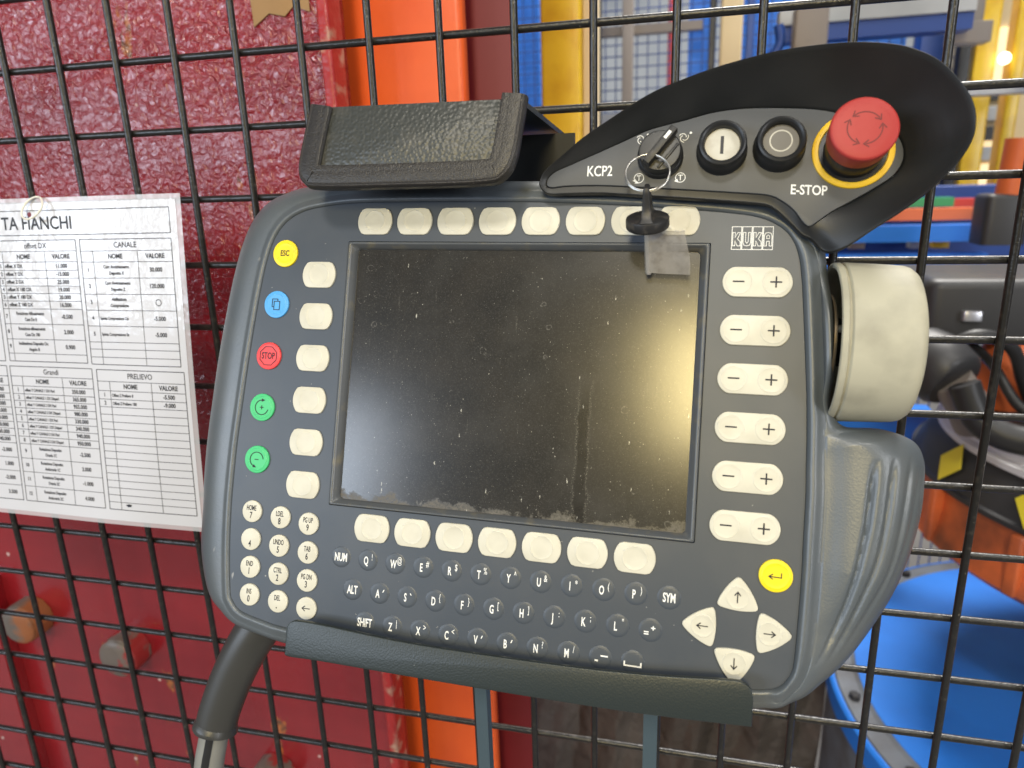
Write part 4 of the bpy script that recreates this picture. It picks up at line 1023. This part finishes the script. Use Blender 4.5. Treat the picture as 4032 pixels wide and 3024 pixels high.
def post(name, x0, x1, y, z0, z1, depth, material, label, cat='post', r=6):
    mb = MB(); mb.slab(rrect(x0, x1, y, y + depth, min(r, (x1 - x0) / 2.2), 4), z0, z1, 2, 2)
    return tag(mb.build(name, material, None, 40), label, cat)
post('yellow_post', 157.5, 226.5, 900, -1690, 900, 110, M['yellow'], 'broad yellow painted guard post behind the holder flap')
post('yellow_post', 227.5, 252, 915, -1690, 900, 40, M['beige'], 'narrow pale yellow post touching the broad yellow post', r=3)
post('beige_post', 481, 538, 1800, -1698, 900, 60, M['beige'], 'pale beige upright behind the rubber hood')
# guard fence far behind: frame, panels and wires
far = thing('blue_guard_fence', 'blue mesh guard fence panels far behind the rubber hood', 'mesh fence')
for x0, x1, m in ((555, 1125, M['blue']), (392, 490, M['blue']), (-290, -165, M['blue'])):
    mb = MB(); mb.box(x0, x1, 2540, 2570, -1698, 900); mb.build('blue_panel', m, far, 30)
mb = MB()
for x in range(-320, 1700, 38): mb.box(x, x + 4, 2440, 2444, -1698, 900)
for z in range(-300, 900, 38): mb.box(-320, 1700, 2436, 2440, z, z + 4)
w = mb.build('wire_mesh', M['deepblue'], far, 0); w['kind'] = 'stuff'
post('blue_post', 1030, 1098, 2000, -1698, 900, 60, M['deepblue'], 'dark blue upright right of the blue mesh panels')
mb = MB(); mb.box(600, 1000, 1500, 1560, 212, 246); b1 = mb.build('blue_beam', M['deepblue'], None, 30); tag(b1, 'horizontal dark blue beam above the rubber hood', 'beam')
mb = MB(); mb.box(600, 1000, 1490, 1560, 247, 282); tag(mb.build('blue_beam', M['palegrey'], None, 30), 'horizontal pale grey rail on top of the dark blue beam', 'rail')
gb = thing('sensor_bracket', 'grey steel clamp block hanging from the blue beam', 'bracket')
mb = MB(); mb.slab(rrect(620, 688, 1380, 1440, 5, 3), 180, 262, 2, 2); mb.build('clamp_block', M['bracketgrey'], gb, 30)
mb = MB(); mb.slab(rrect(622, 690, 1378, 1442, 4, 3), 148, 179, 2, 2); mb.build('lower_jaw', M['brown'], gb, 30)
mb = MB(); mb.tube(catmull([(590, 1420, 236), (596, 1420, 200), (575, 1420, 160), (560, 1420, 110), (566, 1420, 60)], 6, False), 11, 12)
tag(mb.build('dark_hose', M['deepblue'], None, 60), 'dark blue hose hanging beside the grey clamp block', 'hose')
mb = MB(); mb.slab(rrect(985, 1068, 1580, 1640, 6, 3), 196, 240, 3, 2); mb.slab(rrect(1000, 1050, 1590, 1640, 6, 3), 241, 330, 3, 2)
tag(mb.build('grey_motor', M['bracketgrey'], None, 30), 'grey motor block on the end of the blue beam', 'motor')
post('yellow_post', 1140, 1192, 1900, -170, 900, 60, M['yellow'], 'yellow upright left of the brightly lit cabinet')
post('yellow_post', 1230, 1262, 1900, -170, 900, 60, M['yellow'], 'yellow upright at the right edge beyond the lit cabinet')
cab = thing('lit_cabinet', 'cabinet with a warm lamp and glowing panels in place of its lit interior between two yellow uprights', 'cabinet')
mb = MB(); mb.box(1250, 1560, 2300, 2500, -200, 600); mb.build('cabinet_body', M['beige'], cab, 30)
M['glowface'] = mat('interior_glow', (1, 0.8, 0.5), 0.6, emit=((1.0, 0.72, 0.38), 0.9))  # panels glow by themselves, standing in for light inside the cabinet
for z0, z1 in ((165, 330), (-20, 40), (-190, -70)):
    mb = MB(); mb.box(1275, 1400, 2290, 2299, z0, z1); mb.build('glow_panel', M['glowface'], cab, 30)
mb = MB(); mb.lathe([(14, 0), (15, 6), (8, 12)], (1206, 0, 0), n=24); mb.build('lamp_lens', M['lampglow'], cab, 40, xf=lambda p: (p[0], 1890 - p[2], p[1] + 193))
for z, m in ((120, 'black'), (60, 'palegrey'), (0, 'greybox'), (-60, 'palegrey')):
    mb = MB(); mb.slab(rrect(1290, 1372, 2270, 2299, 3, 3), z, z + 42, 2, 1); mb.build('shelf_box', M[m], cab, 30)
def beam(name, x0, x1, y, z0, z1, d, m, lab, cat=None):
    mb = MB(); mb.box(x0, x1, y, y + d, z0, z1); return tag(mb.build(name, M[m], None, 30), lab, cat or name.split('_')[-1])
beam('green_beam', 760, 1010, 1500, -164, -144, 40, 'green', 'thin green horizontal rail right of the hood tip')
beam('red_beam', 1010, 1100, 1505, -166, -148, 40, 'redbeam', 'short dull red rail in line with the green rail')
beam('orange_beam', 700, 1075, 1450, -192, -166, 40, 'orangebeam', 'orange horizontal beam under the green rail')
beam('blue_beam', 640, 1060, 1400, -236, -200, 50, 'blue', 'upper of the two bright blue beams right of the housing')
beam('blue_beam', 640, 1060, 1400, -330, -264, 50, 'blue', 'lower of the two bright blue beams right of the housing')
beam('blue_beam', 560, 900, 1100, -615, -545, 60, 'blue', 'bright blue beam glimpsed between jog knob and side grip')
for x, m in ((800, 'beige'), (935, 'palegrey'), (985, 'yellow')):
    mb = MB(); mb.slab(rrect(x, x + 34, 1520, 1560, 4, 3), -262, -238, 2, 1)
    tag(mb.build('connector_box', M[m], None, 30), {'beige': 'small beige connector box between the two blue beams', 'palegrey': 'small pale grey connector box between the two blue beams', 'yellow': 'small yellow connector box between the two blue beams'}[m], 'box')
mb = MB(); mb.slab(rrect(620, 1400, 1600, 1640, 4, 3), -300, -120, 2, 1); tag(mb.build('dark_backboard', M['deepblue'], None, 30), 'dark blue board behind the horizontal beams', 'board')

post('dark_post', 101, 123, 2100, -1698, 900, 30, M['black'], 'thin black upright just right of the pale yellow post', r=3)
post('grey_post', 168, 205, 2350, -1698, 900, 40, M['bracketgrey'], 'grey upright behind the far mesh between yellow post and hood', r=3)
post('red_post', 318, 350, 2550, -1698, 900, 40, M['redbeam'], 'thin dull red upright behind the far mesh', r=3)
post('dark_post', 452, 470, 1850, -1698, 900, 30, M['black'], 'thin black upright left of the pale beige upright', r=3)
post('dark_post', 552, 572, 1850, -1698, 900, 30, M['deepblue'], 'thin dark blue upright right of the pale beige upright', r=3)
beam('white_rail', -60, 440, 2400, 118, 150, 40, 'palegrey', 'white horizontal rail low behind the far mesh')
beam('grey_rail', 60, 440, 2390, 410, 440, 40, 'bracketgrey', 'grey horizontal rail high behind the far mesh')
beam('white_board', 930, 1020, 2560, -300, 900, 20, 'palegrey', 'white panel behind the mesh right of the blue panels')
post('dark_post', 1100, 1128, 1890, -170, 900, 40, M['black'], 'black upright touching the left yellow upright', r=3)
mb = MB(); mb.tube(catmull([(1235, 1500, 420), (1180, 1500, 330), (1150, 1500, 200), (1165, 1500, 60), (1200, 1500, -10)], 8, False), 14, 14)
tag(mb.build('black_hose', M['hose'], None, 60), 'black corrugated hose hanging in the upper right corner', 'hose')
beam('white_shelf', 1010, 1300, 1700, 92, 122, 60, 'palegrey', 'white horizontal shelf edge right of the hood')
# robot on its round blue plinth
RX, RY = 1163.0, 749.0
pl = thing('robot_plinth', 'round bright blue steel plinth with a grey bolted rim under the robot', 'plinth')
mb = MB(); mb.lathe([(478, -1698), (478, -924), (475, -919), (446, -918), (440, -914)], (RX, RY, 0), n=128, cap0=False, cap1=False); mb.build('rim_ring', M['rimgrey'], pl, 30)
mb = MB(); mb.lathe([(441, -916), (439, -913), (100, -912)], (RX, RY, 0), n=128, cap0=False); mb.build('top_disc', M['blue'], pl, 30)
mb = MB(); mb.lathe([(479, -960), (486, -958), (486, -924), (482, -920), (478, -920)], (RX, RY, 0), n=128, cap0=False, cap1=False); mb.build('blue_edge', M['blue'], pl, 30)
for k in range(18):
    a = math.radians(k * 20 + 6); mb = MB(); mb.lathe([(9, 0), (9, 7), (7, 9)], (RX + 460 * math.cos(a), RY + 460 * math.sin(a), -918), n=6, cap0=False); mb.build('rim_bolt', M['greybox'], pl, 30)
rb = thing('industrial_robot', 'orange industrial robot with black motors and silver flange rings at the right edge', 'robot')
mb = MB(); mb.lathe([(150, -911), (150, -650), (385, -618), (397, -606), (392, -590), (386, -560), (384, -519)], (RX, RY, 0), n=96, cap0=False); mb.build('base_casting', M['robot'], rb, 40)
for a in range(168, 300, 22):
    c, s = math.cos(math.radians(a)), math.sin(math.radians(a)); mb = MB()
    mb.slab(rrect(-9, 9, 370, 400, 4, 3), -607, -525, 3, 2)
    mb.build('base_rib', M['robot'], rb, 30, xf=lambda p, c=c, s=s: (RX + p[1] * c - p[0] * s, RY + p[1] * s + p[0] * c, p[2]))
mb = MB(); mb.lathe([(390, -524), (390, -517), (384, -515), (372, -490), (358, -470), (350, -466)], (RX, RY, 0), n=128, cap0=False); mb.build('dark_turntable', M['greybox'], rb, 40)
mb = MB(); mb.lathe([(352, -468), (358, -466), (359, -457), (354, -454), (350, -453), (349, -447), (353, -445), (354, -437), (346, -434), (338, -434)], (RX, RY, 0), n=160, cap0=False, cap1=False); mb.build('silver_ring', M['ringwhite'], rb, 40)
mb = MB(); mb.lathe([(340, -436), (335, -428), (240, -420)], (RX, RY, 0), n=96, cap0=False); mb.build('dark_top', M['greybox'], rb, 40)
for a in (189, 212):
    c, s = math.cos(math.radians(a)), math.sin(math.radians(a)); mb = MB()
    mb.slab([(0, -34), (27, 0), (0, 34), (-27, 0)], 0, 1.0, .2, 1)
    mb.build('warning_diamond', M['sticker'], rb, 30, xf=lambda p, c=c, s=s: (RX + (374.5 - p[1] * 0.42 + p[2]) * c - p[0] * s, RY + (374.5 - p[1] * 0.42 + p[2]) * s + p[0] * c, -488 + p[1] * 0.82))
mb = MB(); mb.tube(catmull([(772, 625, -352), (790, 615, -395), (815, 600, -412), (850, 590, -418), (900, 575, -420), (980, 560, -420)], 8, False), 19, 18); mb.build('corrugated_hose', M['hose'], rb, 60)
mb = MB(); mb.tube([(742, 712, -330), (752, 690, -338), (768, 664, -356), (772, 658, -360)], [40, 46, 45, 38], 28); mb.build('hose_clamp', M['greybox'], rb, 50)
mb = MB(); mb.tube([(768, 664, -356), (790, 668, -385), (812, 680, -425)], 27, 20); mb.build('grey_sleeve', M['bracketgrey'], rb, 60)
mb = MB(); mb.tube(catmull([(760, 700, -330), (800, 690, -300), (850, 700, -318), (880, 720, -372), (905, 730, -420)], 8, False), 9, 12); mb.build('loop_cable', M['hose'], rb, 60)
mb = MB(); mb.tube(catmull([(830, 820, -330), (845, 740, -352), (870, 690, -402), (920, 650, -428)], 8, False), 7, 12); mb.build('loop_cable', M['hose'], rb, 60)
mb = MB(); mb.slab(rrect(752, 1010, 752, 960, 22, 5), -316, -232, 14, 3); mb.build('motor_housing', M['greybox'], rb, 40)
mb = MB(); mb.slab(rrect(800, 826, 742, 760, 4, 3), -290, -276, 2, 2); mb.build('motor_connector', M['alu'], rb, 40)
mb = MB(); mb.tube(catmull([(905, 800, -470), (890, 790, -400), (905, 800, -350), (960, 830, -320)], 6, False), [52] * 6 + [50] * 6 + [46] * 7, 24); mb.build('lower_arm', M['robot'], rb, 60)
o = MB(); o.slab(rrect(826, 880, 990, 1040, 5, 3), -400, -350, 2, 2); tag(o.build('yellow_box', M['yellow'], None, 30), 'small yellow box under the black robot motor housing', 'box')
mb = MB(); mb.slab(rrect(955, 1030, 1150, 1230, 14, 4), -222, -128, 8, 3); mb.build('wrist_motor', M['greybox'], rb, 40)
mb = MB(); mb.tube([(1010, 1180, -30), (1004, 1180, -130)], [30, 28], 24); mb.build('wrist_arm', M['robot'], rb, 50)
# grey cover low behind the tray
mb = MB(); nx, ny = 40, 14; R = []
for j in range(ny + 1):
    R.append(mb.loop([(40 + 652 * i / nx, 830 + 14 * math.sin(i * .7) + 10 * math.sin(i * 1.9 + j) + 40 * j / ny, -820 - 870 * j / ny) for i in range(nx + 1)]))
for a, b in zip(R, R[1:]): mb.bridge(b, a, False)
R2 = [mb.loop([(p[0], p[1] + 60, p[2]) for p in [mb.v[i] for i in r]]) for r in (R[0], R[-1])]
mb.bridge(R[0], R2[0], False); mb.bridge(R2[1], R[-1], False); mb.bridge(R2[0], R2[1], False)
tag(mb.build('machine_cover', M['greycover'], None, 60), 'creased grey-brown cover sheet low behind the tray lip', 'cover')

# hall floor and far wall
mb = MB(); mb.box(-6000, 8000, -6000, 9000, -1740, -1700); o = mb.build('floor', M['floor'], None, 30); o['kind'] = 'structure'
mb = MB(); mb.box(-6000, 8000, 6000, 6100, -1698, 5000); o = mb.build('hall_wall', M['wall'], None, 30); o['kind'] = 'structure'

# repeats of one kind share a group
for nm, g in (('yellow_post', 'yellow uprights beyond the fence'), ('dark_post', 'thin dark uprights beyond the fence'), ('blue_beam', 'blue horizontal beams beyond the fence'),
              ('connector_box', 'small connector boxes between the blue beams')):
    for o in list(bpy.data.objects):
        if o.parent is None and o.name.split('.')[0] == nm: o['group'] = g
